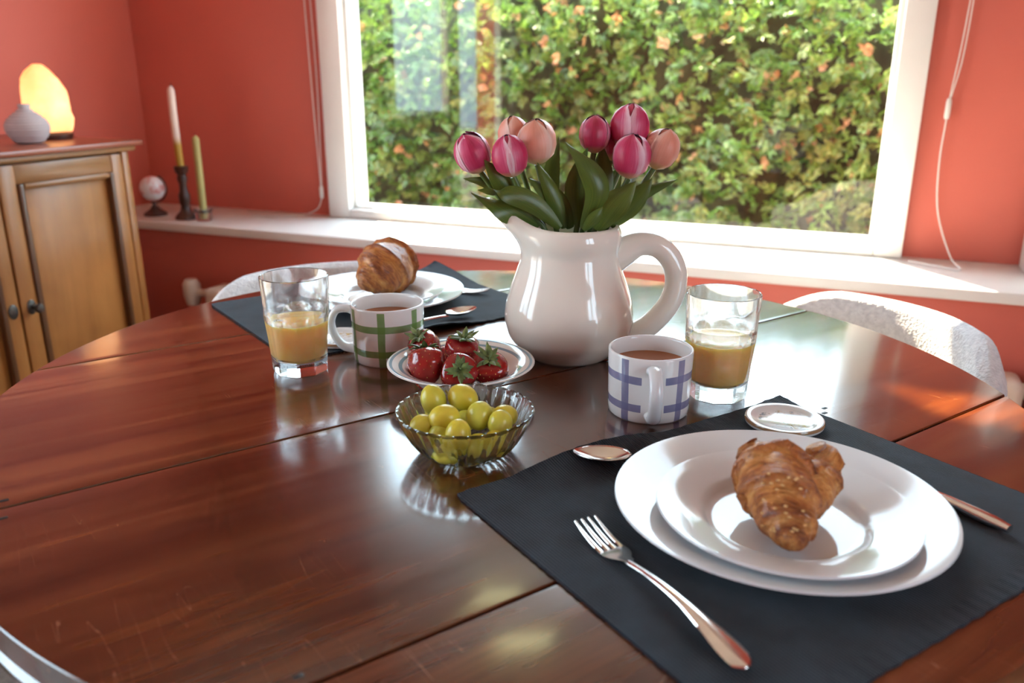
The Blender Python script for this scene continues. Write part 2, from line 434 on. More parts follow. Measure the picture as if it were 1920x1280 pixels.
M['petal_deep'] = mat_petal('deep_pink_tulip_petal', (0.56, 0.05, 0.14), (0.80, 0.38, 0.48), (0.66, 0.34, 0.16), (0.42, 0.015, 0.06))
M['petal_peach'] = mat_petal('peach_tulip_petal', (0.85, 0.40, 0.30), (0.90, 0.62, 0.52), (0.80, 0.58, 0.18), (0.80, 0.31, 0.22))
def mat_leaf():
    n = NT('tulip_leaf'); uv = n.sep(n.coord('UV'))
    st = n.noise(n.mapping(n.coord('UV'), (30, 1.2, 1)), 1.0, 3); f = n.noise(n.coord(), 18, 2)
    oi = n.new('ShaderNodeObjectInfo').outputs['Random']
    c = n.ramp(n.math('ADD', n.math('MULTIPLY', st, 0.5), n.math('MULTIPLY', f, 0.5)), [(0.3, (0.040, 0.085, 0.014)), (0.55, (0.095, 0.155, 0.022)), (0.75, (0.24, 0.25, 0.03))])
    c = n.mix(n.math('MULTIPLY', oi, 0.35), c, (0.14, 0.15, 0.02))
    n.P(Base_Color=c, Roughness=0.36); n.bump(st, 0.3, 0.0006); return n.m
M['leaf'] = mat_leaf()
M['stem'] = simple('tulip_stem', (0.085, 0.13, 0.03), 0.4, var=0.2)
def mat_hedge():
    n = NT('hedge_leaves'); n.n.remove(n.b); t = n.attr('tint')
    c = n.ramp(t, [(0.0, (0.035, 0.085, 0.015)), (0.35, (0.11, 0.22, 0.035)), (0.66, (0.23, 0.37, 0.07)), (0.84, (0.42, 0.50, 0.17)), (0.86, (0.44, 0.22, 0.07)), (1.0, (0.60, 0.36, 0.17))])
    d = n.new('ShaderNodeBsdfDiffuse'); n.link(c, d.inputs[0])
    tr = n.new('ShaderNodeBsdfTranslucent'); n.link(c, tr.inputs[0])
    gl = n.new('ShaderNodeBsdfGlossy', Roughness=0.4)
    m1 = n.new('ShaderNodeMixShader'); m1.inputs[0].default_value = 0.42; n.link(d.outputs[0], m1.inputs[1]); n.link(tr.outputs[0], m1.inputs[2])
    m2 = n.new('ShaderNodeMixShader'); m2.inputs[0].default_value = 0.05; n.link(m1.outputs[0], m2.inputs[1]); n.link(gl.outputs[0], m2.inputs[2])
    n.link(m2.outputs[0], n.out.inputs[0]); return n.m
M['hedge'] = mat_hedge()
M['hedge_core'] = simple('hedge_branches', (0.035, 0.04, 0.015), 0.95, var=0.5, vs_=12)
def mat_salt():
    n = NT('glowing_salt_rock'); co = n.coord()
    f = n.noise(co, 14, 4, 0.6); z = n.sep(co)['Z']
    g = n.math('ADD', n.math('MULTIPLY', f, 0.8), n.math('MULTIPLY', n.math('SUBTRACT', 0.11, n.math('ABSOLUTE', n.math('SUBTRACT', z, 0.09))), 3.0))
    c = n.ramp(g, [(0.3, (1.0, 0.26, 0.06)), (0.55, (1.0, 0.42, 0.13)), (0.9, (1.0, 0.64, 0.30))])
    n.P(Base_Color=(0.8, 0.35, 0.2), Roughness=0.6, Emission_Color=c, Emission_Strength=1.7); n.bump(f, 0.4, 0.004); return n.m
M['salt'] = mat_salt()
M['lilac_clay'] = simple('lilac_stoneware', (0.50, 0.42, 0.42), 0.6, var=0.06)
M['wax_green'] = simple('olive_wax', (0.40, 0.34, 0.12), 0.5, var=0.06)
def mat_wax_lit_shaded():
    n = NT('lit_shaded_wax'); z = n.sep(n.coord())['Z']
    n.P(Base_Color=n.ramp(n.math('DIVIDE', z, 0.43), [(0.54, (0.48, 0.27, 0.03)), (0.60, (0.80, 0.62, 0.54))]), Roughness=0.5); return n.m  # pale upper part is painted light, yellow lower part painted shade
M['wax_lit_shaded'] = mat_wax_lit_shaded()
M['wick'] = simple('candle_wick', (0.05, 0.04, 0.035), 0.9)
def mat_globe():
    n = NT('pink_globe_print'); f = n.noise(n.coord(), 28, 3)
    n.P(Base_Color=n.ramp(f, [(0.50, (0.78, 0.72, 0.72)), (0.60, (0.66, 0.30, 0.28))]), Roughness=0.3); return n.m
M['globe'] = mat_globe()
M['radiator'] = simple('cream_enamel', (0.72, 0.60, 0.50), 0.4, var=0.03)
M['cord'] = simple('white_cord', (0.80, 0.74, 0.70), 0.6, var=0.05)

# ================================================================== ROOM
XL, XR, YW, YB, ZC = -2.36, 2.1, 2.32, -2.4, 2.98
WT = 0.12                                   # window wall thickness
WX0, WX1, WZ0, WZ1 = -1.585, 0.125, 0.665, 2.84   # window opening (to the outside of the frame)
SZ = 0.665                                  # sill height
def structure(o, label, cat): return tag(o, label, cat, None, 'structure')
structure(mk('floor', *box(XL - 0.3, XR + 0.3, YB - 0.3, YW + WT, -0.1, 0.0), M['floor'], smooth=False), 'brown wooden floor under the round table', 'floor')
structure(mk('ceiling', *box(XL - 0.3, XR + 0.3, YB - 0.3, YW + WT, ZC, ZC + 0.1), M['ceiling'], smooth=False), 'pale ceiling above the breakfast table', 'ceiling')
structure(mk('wall_window', *join(box(XL - 0.3, WX0, YW, YW + WT, 0, ZC), box(WX1, XR + 0.3, YW, YW + WT, 0, ZC),
          box(WX0, WX1, YW, YW + WT, 0, WZ0 - 0.03), box(XL, XR, 2.035, YW - 0.001, 0, SZ - 0.028), box(WX0, WX1, YW, YW + WT, WZ1, ZC)), M['wall'], smooth=False), 'coral painted wall around the big window', 'wall')
DY0, DY1, DZ = -1.1, 0.7, 2.12
structure(mk('wall_left', *join(box(XL - 0.3, XL, DY1, YW, 0, ZC), box(XL - 0.3, XL, YB, DY0, 0, ZC), box(XL - 0.3, XL, DY0, DY1, DZ, ZC)), M['wall'], smooth=False), 'coral painted wall behind the oak cabinet', 'wall')
RY0, RY1, RZ0, RZ1 = -1.0, 0.2, 0.6, 2.1
structure(mk('wall_right', *join(box(XR, XR + 0.3, YB, RY0, 0, ZC), box(XR, XR + 0.3, RY1, YW, 0, ZC), box(XR, XR + 0.3, RY0, RY1, 0, RZ0), box(XR, XR + 0.3, RY0, RY1, RZ1, ZC)), M['wall'], smooth=False), 'coral painted wall out of view on the right', 'wall')
structure(mk('wall_behind', *box(XL, XR, YB - 0.3, YB, 0, ZC), M['wall'], smooth=False), 'coral painted wall behind the camera', 'wall')
structure(mk('trim_1', *box(XL, XR, 2.0, YW + 0.03, SZ - 0.027, SZ, 0.004), M['white_paint']), 'deep white window sill running along the coral wall', 'window sill')

# --- big window
w1 = thing('window_1', 'large white framed window looking onto the hedge', 'window', (0, 0, 0), 0, None, 'structure')
FY0, FY1 = YW - 0.03, YW + 0.07
GX0, GX1, GZ0 = -1.507, 0.058, 0.702
def fr(name, *a, bev=0.004): return mk(name, *box(*a, bev), M['white_paint'], w1)
fr('side_frame', WX0, GX0, FY0, FY1, SZ, WZ1)
fr('side_frame', GX1, WX1, FY0, FY1, SZ, WZ1)
fr('inner_bead', GX0, GX0 + 0.012, FY0 + 0.03, FY1, GZ0, 2.07, bev=0.002)
fr('inner_bead', GX1 - 0.012, GX1, FY0 + 0.03, FY1, GZ0, 2.07, bev=0.002)
fr('bottom_rail', GX0, GX1, FY0, FY1, SZ, GZ0 - 0.008)
fr('bottom_bead', GX0, GX1, FY0 + 0.03, FY1, GZ0 - 0.012, GZ0, bev=0.002)
fr('sun_block_transom', GX0, GX1, FY0, FY1, 2.07, 2.43)  # unseen bar, added to cut the sun short of the table patch
fr('top_rail', GX0, GX1, FY0, FY1, 2.78, WZ1)
mk('glass_pane', *box(GX0, GX1, YW + 0.03, YW + 0.036, GZ0, 2.07), M['pane'], w1, smooth=False)
UX0, UX1 = -1.11, -0.82                     # unseen amber pane, added to throw the sun patch on the table
fr('sun_mask_panel', GX0, UX0, FY0, FY1, 2.43, 2.78); fr('sun_mask_panel', UX1, GX1, FY0, FY1, 2.43, 2.78); fr('sun_mask_rail', UX0, UX1, FY0, FY1, 2.66, 2.78)  # unseen solid panels, added to narrow the sun patch
mk('added_amber_pane', *box(UX0, UX1, YW + 0.03, YW + 0.036, 2.43, 2.66), M['sun_patch_pane'], w1, smooth=False)

# --- glazed garden door in the left wall
d1 = thing('door_1', 'white glazed garden door beside the oak cabinet', 'door', (0, 0, 0), 0, None, 'structure')
def dr(name, *a, bev=0.004): return mk(name, *box(*a, bev), M['white_paint'], d1)
dx0, dx1 = XL - 0.12, XL + 0.02
dr('door_frame', dx0, dx1, DY0, DY0 + 0.07, 0, DZ); dr('door_frame', dx0, dx1, DY1 - 0.07, DY1, 0, DZ); dr('head_frame', dx0, dx1, DY0 + 0.07, DY1 - 0.07, DZ - 0.07, DZ)
ym = (DY0 + DY1) / 2
for a, b in ((DY0 + 0.07, ym), (ym, DY1 - 0.07)):
    x0, x1 = dx0 + 0.03, dx0 + 0.08
    dr('stile', x0, x1, a + 0.004, a + 0.08, 0.01, DZ - 0.074); dr('stile', x0, x1, b - 0.08, b - 0.004, 0.01, DZ - 0.074)
    dr('bottom_rail', x0, x1, a + 0.08, b - 0.08, 0.01, 0.30); dr('top_rail', x0, x1, a + 0.08, b - 0.08, DZ - 0.17, DZ - 0.074)
    mk('door_pane', *box(x0 + 0.02, x0 + 0.026, a + 0.08, b - 0.08, 0.30, DZ - 0.17), M['pane'], d1, smooth=False)

# --- side window
w2 = thing('window_2', 'white framed window in the right wall, out of view', 'window', (0, 0, 0), 0, None, 'structure')
rx0, rx1 = XR - 0.02, XR + 0.08
for a in ((rx0, rx1, RY0, RY0 + 0.06, RZ0, RZ1), (rx0, rx1, RY1 - 0.06, RY1, RZ0, RZ1), (rx0, rx1, RY0 + 0.06, RY1 - 0.06, RZ0, RZ0 + 0.06),
          (rx0, rx1, RY0 + 0.06, RY1 - 0.06, RZ1 - 0.06, RZ1), (rx0 + 0.01, rx1 - 0.01, -0.43, -0.37, RZ0 + 0.06, RZ1 - 0.06)):
    mk('window_frame', *box(*a, 0.004), M['white_paint'], w2)
for a, b in ((RY0 + 0.06, -0.43), (-0.37, RY1 - 0.06)):
    mk('side_pane', *box(XR + 0.03, XR + 0.036, a, b, RZ0 + 0.06, RZ1 - 0.06), M['pane'], w2, smooth=False)

# --- garden
structure(mk('ground', *box(-14, 14, -14, 14, -0.35, -0.12), M['paving'], smooth=False), 'pale paved garden ground outside', 'ground')

def build_hedge():
    rng = np.random.default_rng(3)
    NC, NL = 11500, 8
    x = rng.uniform(-5.4, 3.2, NC); z = rng.uniform(-0.1, 1.70, NC)
    fx = lambda x, z: 0.10 * np.sin(2.3 * x + 1.1) * np.cos(2.9 * z) + 0.07 * np.sin(5.1 * x + 3.3 * z) + 0.05 * np.sin(9.7 * x - 6.1 * z + 2)
    y = 4.25 + fx(x, z) + rng.gamma(1.6, 0.055, NC)
    top = 1.64 + 0.04 * np.sin(3.1 * x) + 0.03 * np.sin(7.7 * x)
    z = np.minimum(z, top)
    c = np.stack([x, y, z], 1)
    # direction of each spray: out of the hedge, up or down a little
    d = np.stack([rng.normal(0, 0.75, NC), -np.abs(rng.normal(0.55, 0.35, NC)), rng.normal(-0.05, 0.6, NC)], 1); d /= np.linalg.norm(d, axis=1)[:, None]
    nrm = np.stack([rng.normal(0, 0.5, NC), -np.abs(rng.normal(0.6, 0.4, NC)), np.abs(rng.normal(0.6, 0.4, NC))], 1)
    nrm -= d * (nrm * d).sum(1)[:, None]; nrm /= np.linalg.norm(nrm, axis=1)[:, None]
    s = np.cross(d, nrm)
    base_t = np.clip(0.42 + 0.20 * np.sin(1.7 * x + 2.0 * z) * np.cos(1.1 * z) + rng.normal(0, 0.13, NC), 0.0, 0.83)
    # the side towards the right is fresher green
    base_t = np.clip(base_t + 0.04 * (x + 1), 0, 0.83)
    dry = rng.random(NC) < (0.085 + 0.055 * np.sin(2 * x + z * 3)) * np.clip(0.9 - 0.12 * (x + 1), 0.3, 1.2)
    base_t[dry] = rng.uniform(0.87, 1.0, dry.sum())
    size = rng.uniform(0.028, 0.058, NC); size[dry] *= 0.75
    V, T = [], []
    for k in range(NL):
        along = (k // 2) / (NL / 2); side = 1 if k % 2 else -1
        ang = side * (0.75 - 0.35 * along) + rng.normal(0, 0.18, NC)
        o = c + d * (along * size * 1.5)[:, None]
        ld = d * np.cos(ang)[:, None] + s * np.sin(ang)[:, None] + nrm * rng.normal(0, 0.28, NC)[:, None]
        ls = np.cross(ld, nrm); ls /= np.linalg.norm(ls, axis=1)[:, None]
        L = (size * (1.0 - 0.35 * along) * rng.uniform(0.8, 1.2, NC))[:, None]; W = L * 0.23
        up = nrm * (L * 0.10)
        pts = [o, o + ld * L * 0.45 + ls * W + up, o + ld * L * 0.5 - up, o + ld * L * 0.45 - ls * W + up, o + ld * L - nrm * L * 0.12]
        V.append(np.stack(pts, 1)); T.append(np.repeat(np.clip(base_t + rng.normal(0, 0.05, NC) * (base_t < 0.84), 0, 1)[:, None], 5, 1))
    V = np.concatenate(V).reshape(-1, 3); T = np.concatenate(T).reshape(-1)
    nq = len(V) // 5
    b = (np.arange(nq) * 5)[:, None]
    tri = np.concatenate([b + np.array([[0, 1, 2]]), b + np.array([[0, 2, 3]]), b + np.array([[1, 4, 2]]), b + np.array([[2, 4, 3]])])
    me = bpy.data.meshes.new('hedge_foliage')
    me.vertices.add(len(V)); me.vertices.foreach_set('co', V.astype(np.float32).ravel())
    me.loops.add(len(tri) * 3); me.loops.foreach_set('vertex_index', tri.astype(np.int32).ravel())
    me.polygons.add(len(tri)); me.polygons.foreach_set('loop_start', np.arange(0, len(tri) * 3, 3, dtype=np.int32))
    me.update(calc_edges=True)
    at_ = me.attributes.new('tint', 'FLOAT', 'POINT'); at_.data.foreach_set('value', T.astype(np.float32))
    h = thing('garden_hedge', 'tall leafy green hedge with brown sprigs outside the window', 'hedge', (0, 0, 0))
    o = mo('foliage', me, M['hedge'], h, smooth=False); o['kind'] = 'stuff'
    core = grid(lambda a, b_: (-5.4 + 8.6 * a, 4.56 + float(fx(-5.4 + 8.6 * a, 1.66 * b_)), -0.12 + 1.66 * b_), 60, 16)
    cb = grid(lambda a, b_: (-5.4 + 8.6 * a, 5.0, -0.12 + 1.66 * b_), 60, 2)
    mk('branches', *join(core, cb), M['hedge_core'], h)
build_hedge()

# --- radiator below the sill
rd = thing('radiator', 'cream radiator on the wall below the window sill', 'radiator', (-0.49, 1.95, 0.155))
for k in range(22):
    x = -1.30 + k * 0.115
    mk('radiator_column', *box(x, x + 0.095, -0.05, 0.05, 0.0, 0.34, 0.018, 3), M['radiator'], rd)
mk('top_pipe', *tube([Vector((-1.3, 0, 0.31)), Vector((1.22, 0, 0.31))], 0.018, 12), M['radiator'], rd)
mk('valve', *join(tube([Vector((-1.30, 0, 0.31)), Vector((-1.40, 0, 0.31))], 0.012, 10), tube([Vector((-1.385, 0, 0.27)), Vector((-1.385, 0, 0.30)), Vector((-1.385, 0, 0.335)), Vector((-1.385, 0, 0.35))], [0.02, 0.027, 0.027, 0.018], 14)), M['radiator'], rd)
mk('bracket', *box(-1.25, 1.15, 0.045, 0.07, 0.05, 0.08), M['radiator'], rd)

# ================================================================== CABINET
def cabinet():
    c = thing('oak_cabinet', 'honey oak cabinet with panelled doors below the salt lamp', 'cabinet', (XL + 0.005, 1.355, 0))
    W, top, X = 0.395, 0.925, 0.505          # half width, body top, depth to the front face
    mk('carcass', *box(0.0, X - 0.02, -W, W, 0.06, top, 0.003), M['oak'], c)
    mk('plinth', *box(0.0, X - 0.05, -W + 0.02, W - 0.02, 0.0, 0.06), M['oak_dark'], c)
    mk('cabinet_top', *box(-0.0, X + 0.025, -W - 0.03, W + 0.035, top, top + 0.014, 0.005), M['oak_top'], c)
    mk('cornice', *box(0.0, X + 0.012, -W - 0.012, W + 0.018, top - 0.014, top, 0.004), M['oak_h'], c)
    mk('corner_post', *box(X - 0.02, X, W - 0.022, W, 0.06, top - 0.014, 0.003), M['oak'], c)
    mk('corner_post', *box(X - 0.02, X, -W, -W + 0.022, 0.06, top - 0.014, 0.003), M['oak'], c)
    for side in (1, -1):
        y0, y1 = (0.003, W - 0.027) if side > 0 else (-W + 0.027, -0.003)
        z0, z1 = 0.075, top - 0.02
        d = mk('cabinet_door', *join(box(X - 0.02, X + 0.002, y0, y0 + 0.045, z0, z1, 0.003), box(X - 0.02, X + 0.002, y1 - 0.035, y1, z0, z1, 0.003)), M['oak'], c)
        mk('rail', *box(X - 0.019, X + 0.001, y0 + 0.045, y1 - 0.035, z1 - 0.045, z1, 0.003), M['oak_h'], d)
        mk('rail', *box(X - 0.019, X + 0.001, y0 + 0.045, y1 - 0.035, z0, z0 + 0.06, 0.003), M['oak_h'], d)
        mk('panel', *box(X - 0.02, X - 0.010, y0 + 0.05, y1 - 0.04, z0 + 0.06, z1 - 0.045, 0.002), M['oak'], d)
        a, b, e, g = y0 + 0.045, y1 - 0.035, z0 + 0.06, z1 - 0.045
        for q in ((a, a + 0.016, e, g), (b - 0.014, b, e, g)):
            mk('moulding', *box(X - 0.016, X + 0.008, q[0], q[1], q[2], q[3], 0.005), M['oak_dark'], d)
        mk('moulding', *box(X - 0.016, X + 0.008, a + 0.016, b - 0.014, g - 0.014, g, 0.005), M['oak_h'], d)
        mk('moulding', *box(X - 0.016, X + 0.008, a + 0.016, b - 0.014, e, e + 0.014, 0.005), M['oak_h'], d)
        yk = y0 + 0.026 if side > 0 else y1 - 0.018
        Mx = Matrix.Translation((X + 0.002, yk, 0.563)) @ Matrix.Rotation(R(90), 4, 'Y') @ Matrix.Diagonal((1.45, 1, 1, 1))
        mk('escutcheon', *xf(lathe([(0.0, 0), (0.0125, 0), (0.0125, 0.002), (0.009, 0.004), (0.0, 0.004)], 20), Mx), M['pewter'], d)
        if side > 0:
            Mk = Matrix.Translation((X + 0.006, yk, 0.563)) @ Matrix.Rotation(R(90), 4, 'Y')
            mk('knob', *xf(lathe([(0.0045, 0), (0.0045, 0.014), (0.010, 0.018), (0.012, 0.024), (0.009, 0.030), (0.0, 0.032)], 16), Mk), M['pewter'], d)
    return top + 0.014
CT = cabinet()

# --- salt lamp
def salt_lamp():
    p = Vector((-2.075, 1.705, CT))
    t = thing('salt_lamp', 'glowing orange salt rock lamp on the oak cabinet', 'lamp', (p.x, p.y, CT))
    mk('wooden_base', *lathe([(0, 0), (0.052, 0), (0.056, 0.006), (0.056, 0.014), (0.048, 0.020), (0, 0.020)], 28), M['dark_wood'], t)
    prof = [(0.0, 0.018), (0.050, 0.018), (0.056, 0.03), (0.062, 0.055), (0.061, 0.09), (0.056, 0.125), (0.046, 0.158), (0.030, 0.180), (0.012, 0.196), (0.0, 0.197)]
    pr = []
    for k in range(40):
        s = k / 39 * (len(prof) - 1); i = min(int(s), len(prof) - 2); f = s - i
        pr.append((prof[i][0] * (1 - f) + prof[i + 1][0] * f, prof[i][1] * (1 - f) + prof[i + 1][1] * f))
    pr[0] = (0, 0.018); pr[-1] = (0, 0.197)
    def rf(a, r, z, k):
        n = noise.noise(Vector((math.cos(a) * 1.3, math.sin(a) * 1.3, z * 14))) * 0.16 + noise.noise(Vector((math.cos(a) * 3, math.sin(a) * 3, z * 40 + 5))) * 0.05
        return r * (1 + n), z
    V, F = lathe(pr, 40, rf)
    V = [v + RGT * (-0.04 * (v.z - 0.02)) for v in V]
    mk('salt_rock', V, F, M['salt'], t, sharp=60)
salt_lamp()
def ridged_vase():
    p = Vector((-1.985, 1.565, CT))
    t = thing('bud_vase', 'round lilac ridged bud vase beside the salt lamp', 'vase', p)
    prof = [(0.0, 0.0), (0.026, 0.0), (0.034, 0.004)]
    N = 60
    for k in range(N):
        s = k / (N - 1); z = 0.006 + s * 0.082
        r = float(np.interp(s, [0, 0.15, 0.35, 0.5, 0.65, 0.8, 0.9, 1.0], [0.036, 0.046, 0.0525, 0.052, 0.046, 0.033, 0.021, 0.0135]))
        prof.append((r + 0.0013 * math.sin(s * 2 * math.pi * 12), z))
    prof += [(0.0145, 0.097), (0.012, 0.098), (0.010, 0.09), (0.0, 0.07)]
    mk('vase_body', *lathe(prof, 40), M['lilac_clay'], t, sharp=80)
ridged_vase()

# --- sill ornaments
def sill_items():
    p = Vector((-2.135, 2.10, SZ))
    t = thing('desk_globe', 'tiny pink and white globe on the sill beside the candles', 'globe', p)
    mk('foot', *lathe([(0, 0), (0.036, 0), (0.036, 0.008), (0.016, 0.022), (0.006, 0.034), (0.005, 0.044), (0, 0.044)], 24), M['dark_wood'], t)
    mk('sphere', *ellipsoid((0, 0, 0.088), 0.040, 0.040, 0.040, 24, 16), M['globe'], t)
    arc = [Vector((0, 0, 0.088)) + RGT * (0.046 * math.sin(a)) + Vector((0, 0, -0.046 * math.cos(a))) for a in np.linspace(-0.2, 2.6, 16)]
    mk('meridian_arm', *tube(arc, 0.0028, 8), M['dark_wood'], t)
    p = Vector((-1.99, 2.085, SZ))
    t = thing('candlestick', 'dark turned wooden candlestick on the sill', 'candlestick', p)
    mk('turned_stem', *lathe([(0, 0), (0.036, 0), (0.036, 0.006), (0.030, 0.014), (0.018, 0.026), (0.013, 0.040), (0.018, 0.055), (0.019, 0.075), (0.013, 0.090), (0.012, 0.110), (0.017, 0.128), (0.013, 0.140), (0.0205, 0.150), (0.022, 0.166), (0.013, 0.168), (0.012, 0.156), (0, 0.156)], 20), M['dark_wood'], t)
    c = thing('taper_candle', 'tall taper candle with painted lit top and shaded base in dark candlestick', 'candle', (p.x, p.y, SZ + 0.0))
    path = [Vector((0, 0, 0.157)), Vector((0, 0, 0.24)) + RGT * -0.003, Vector((0, 0, 0.33)) + RGT * -0.004, Vector((0, 0, 0.395)) + RGT * -0.003, Vector((0, 0, 0.410)) + RGT * -0.002]
    path = smoothpath(path, 14)
    mk('wax', *tube(path, lerp_list([0.0105, 0.0115, 0.0115, 0.011, 0.003], 14), 16), M['wax_lit_shaded'], c)
    mk('wick', *tube([path[-1] - Vector((0, 0, 0.004)), path[-1] + Vector((0, 0, 0.008)) + RGT * 0.001], 0.0012, 6), M['wick'], c)
    p = Vector((-1.915, 2.08, SZ))
    t = thing('glass_candle_holder', 'small clear glass candle holder on the sill', 'candle holder', p)
    mk('cup', *lathe([(0, 0), (0.022, 0), (0.026, 0.010), (0.025, 0.022), (0.030, 0.036), (0.027, 0.037), (0.0125, 0.024), (0.0125, 0.006), (0, 0.006)], 24), M['glass'], t)
    c = thing('taper_candle', 'plain olive green taper candle in the glass holder', 'candle', (p.x, p.y, SZ))
    path = [Vector((0, 0, 0.0065)), Vector((0, 0, 0.13)) + RGT * 0.001, Vector((0, 0, 0.255)) + RGT * 0.001, Vector((0, 0, 0.263)) + RGT * 0.001]
    mk('wax', *tube(path, [0.0115, 0.0115, 0.011, 0.004], 16), M['wax_green'], c)
    mk('wick', *tube([path[-1] - Vector((0, 0, 0.003)), path[-1] + Vector((0, 0, 0.007))], 0.0012, 6), M['wick'], c)
sill_items()

# --- blind cords
def cords():
    t = thing('blind_cord', 'looped white blind cord hanging left of the window', 'blind cord', (-1.62, YW - 0.012, SZ + 0.002))
    y = -0.004
    a = [Vector((-0.02, y, 1.75)), Vector((-0.018, y, 1.0)), Vector((-0.01, y, 0.45)), Vector((0.0, y, 0.09))]
    b = [Vector((-0.012, y, 1.75)), Vector((-0.002, y, 1.0)), Vector((0.012, y, 0.45)), Vector((0.003, y, 0.09))]
    mk('cord_strand', *tube(smoothpath(a, 16), 0.0016, 6), M['cord'], t); mk('cord_strand', *tube(smoothpath(b, 16), 0.0016, 6), M['cord'], t)
    mk('connector', *lathe([(0, 0.055), (0.005, 0.055), (0.0065, 0.062), (0.0065, 0.088), (0.004, 0.095), (0, 0.095)], 12), M['white_paint'], t).location = (0.001, y, 0)
    e = [Vector((0.001, y, 0.056)), Vector((-0.01, -0.02, 0.02)), Vector((-0.06, -0.05, 0.002)), Vector((-0.16, -0.08, 0.002)), Vector((-0.26, -0.06, 0.002)), Vector((-0.2, -0.1, 0.002)), Vector((-0.1, -0.12, 0.002))]
    mk('cord_tail', *tube(smoothpath(e, 30), 0.0016, 6), M['cord'], t)
    t = thing('blind_cord', 'white blind cord with connector hanging right of the window', 'blind cord', (0.18, YW - 0.012, SZ + 0.002))
    a = [Vector((0.004, y, 1.75)), Vector((0.012, y, 0.78)), Vector((0.010, y, 0.55)), Vector((0.0, y, 0.385))]
    b = [Vector((0.012, y, 1.75)), Vector((0.018, y, 0.78)), Vector((0.016, y, 0.5)), Vector((0.002, y, 0.385))]
    mk('cord_strand', *tube(smoothpath(a, 16), 0.0016, 6), M['cord'], t); mk('cord_strand', *tube(smoothpath(b, 16), 0.0016, 6), M['cord'], t)
    mk('connector', *lathe([(0, 0.34), (0.005, 0.34), (0.0065, 0.347), (0.0065, 0.380), (0.004, 0.388), (0, 0.388)], 12), M['white_paint'], t).location = (0.0, y, 0)
    e = [Vector((0.0, y, 0.342)), Vector((-0.001, y, 0.24)), Vector((0.012, y, 0.12)), Vector((0.05, -0.05, 0.02)), Vector((0.07, -0.12, 0.002)), Vector((0.02, -0.10, 0.002)), Vector((-0.04, -0.06, 0.002))]
    mk('cord_tail', *tube(smoothpath(e, 30), 0.002, 6), M['cord'], t)
    structure(mk('trim_2', *box(0.385, 0.45, 2.02, 2.30, SZ, SZ + 0.5, 0.005), M['white_paint']), 'white upright board at the right end of the sill', 'trim')
cords()

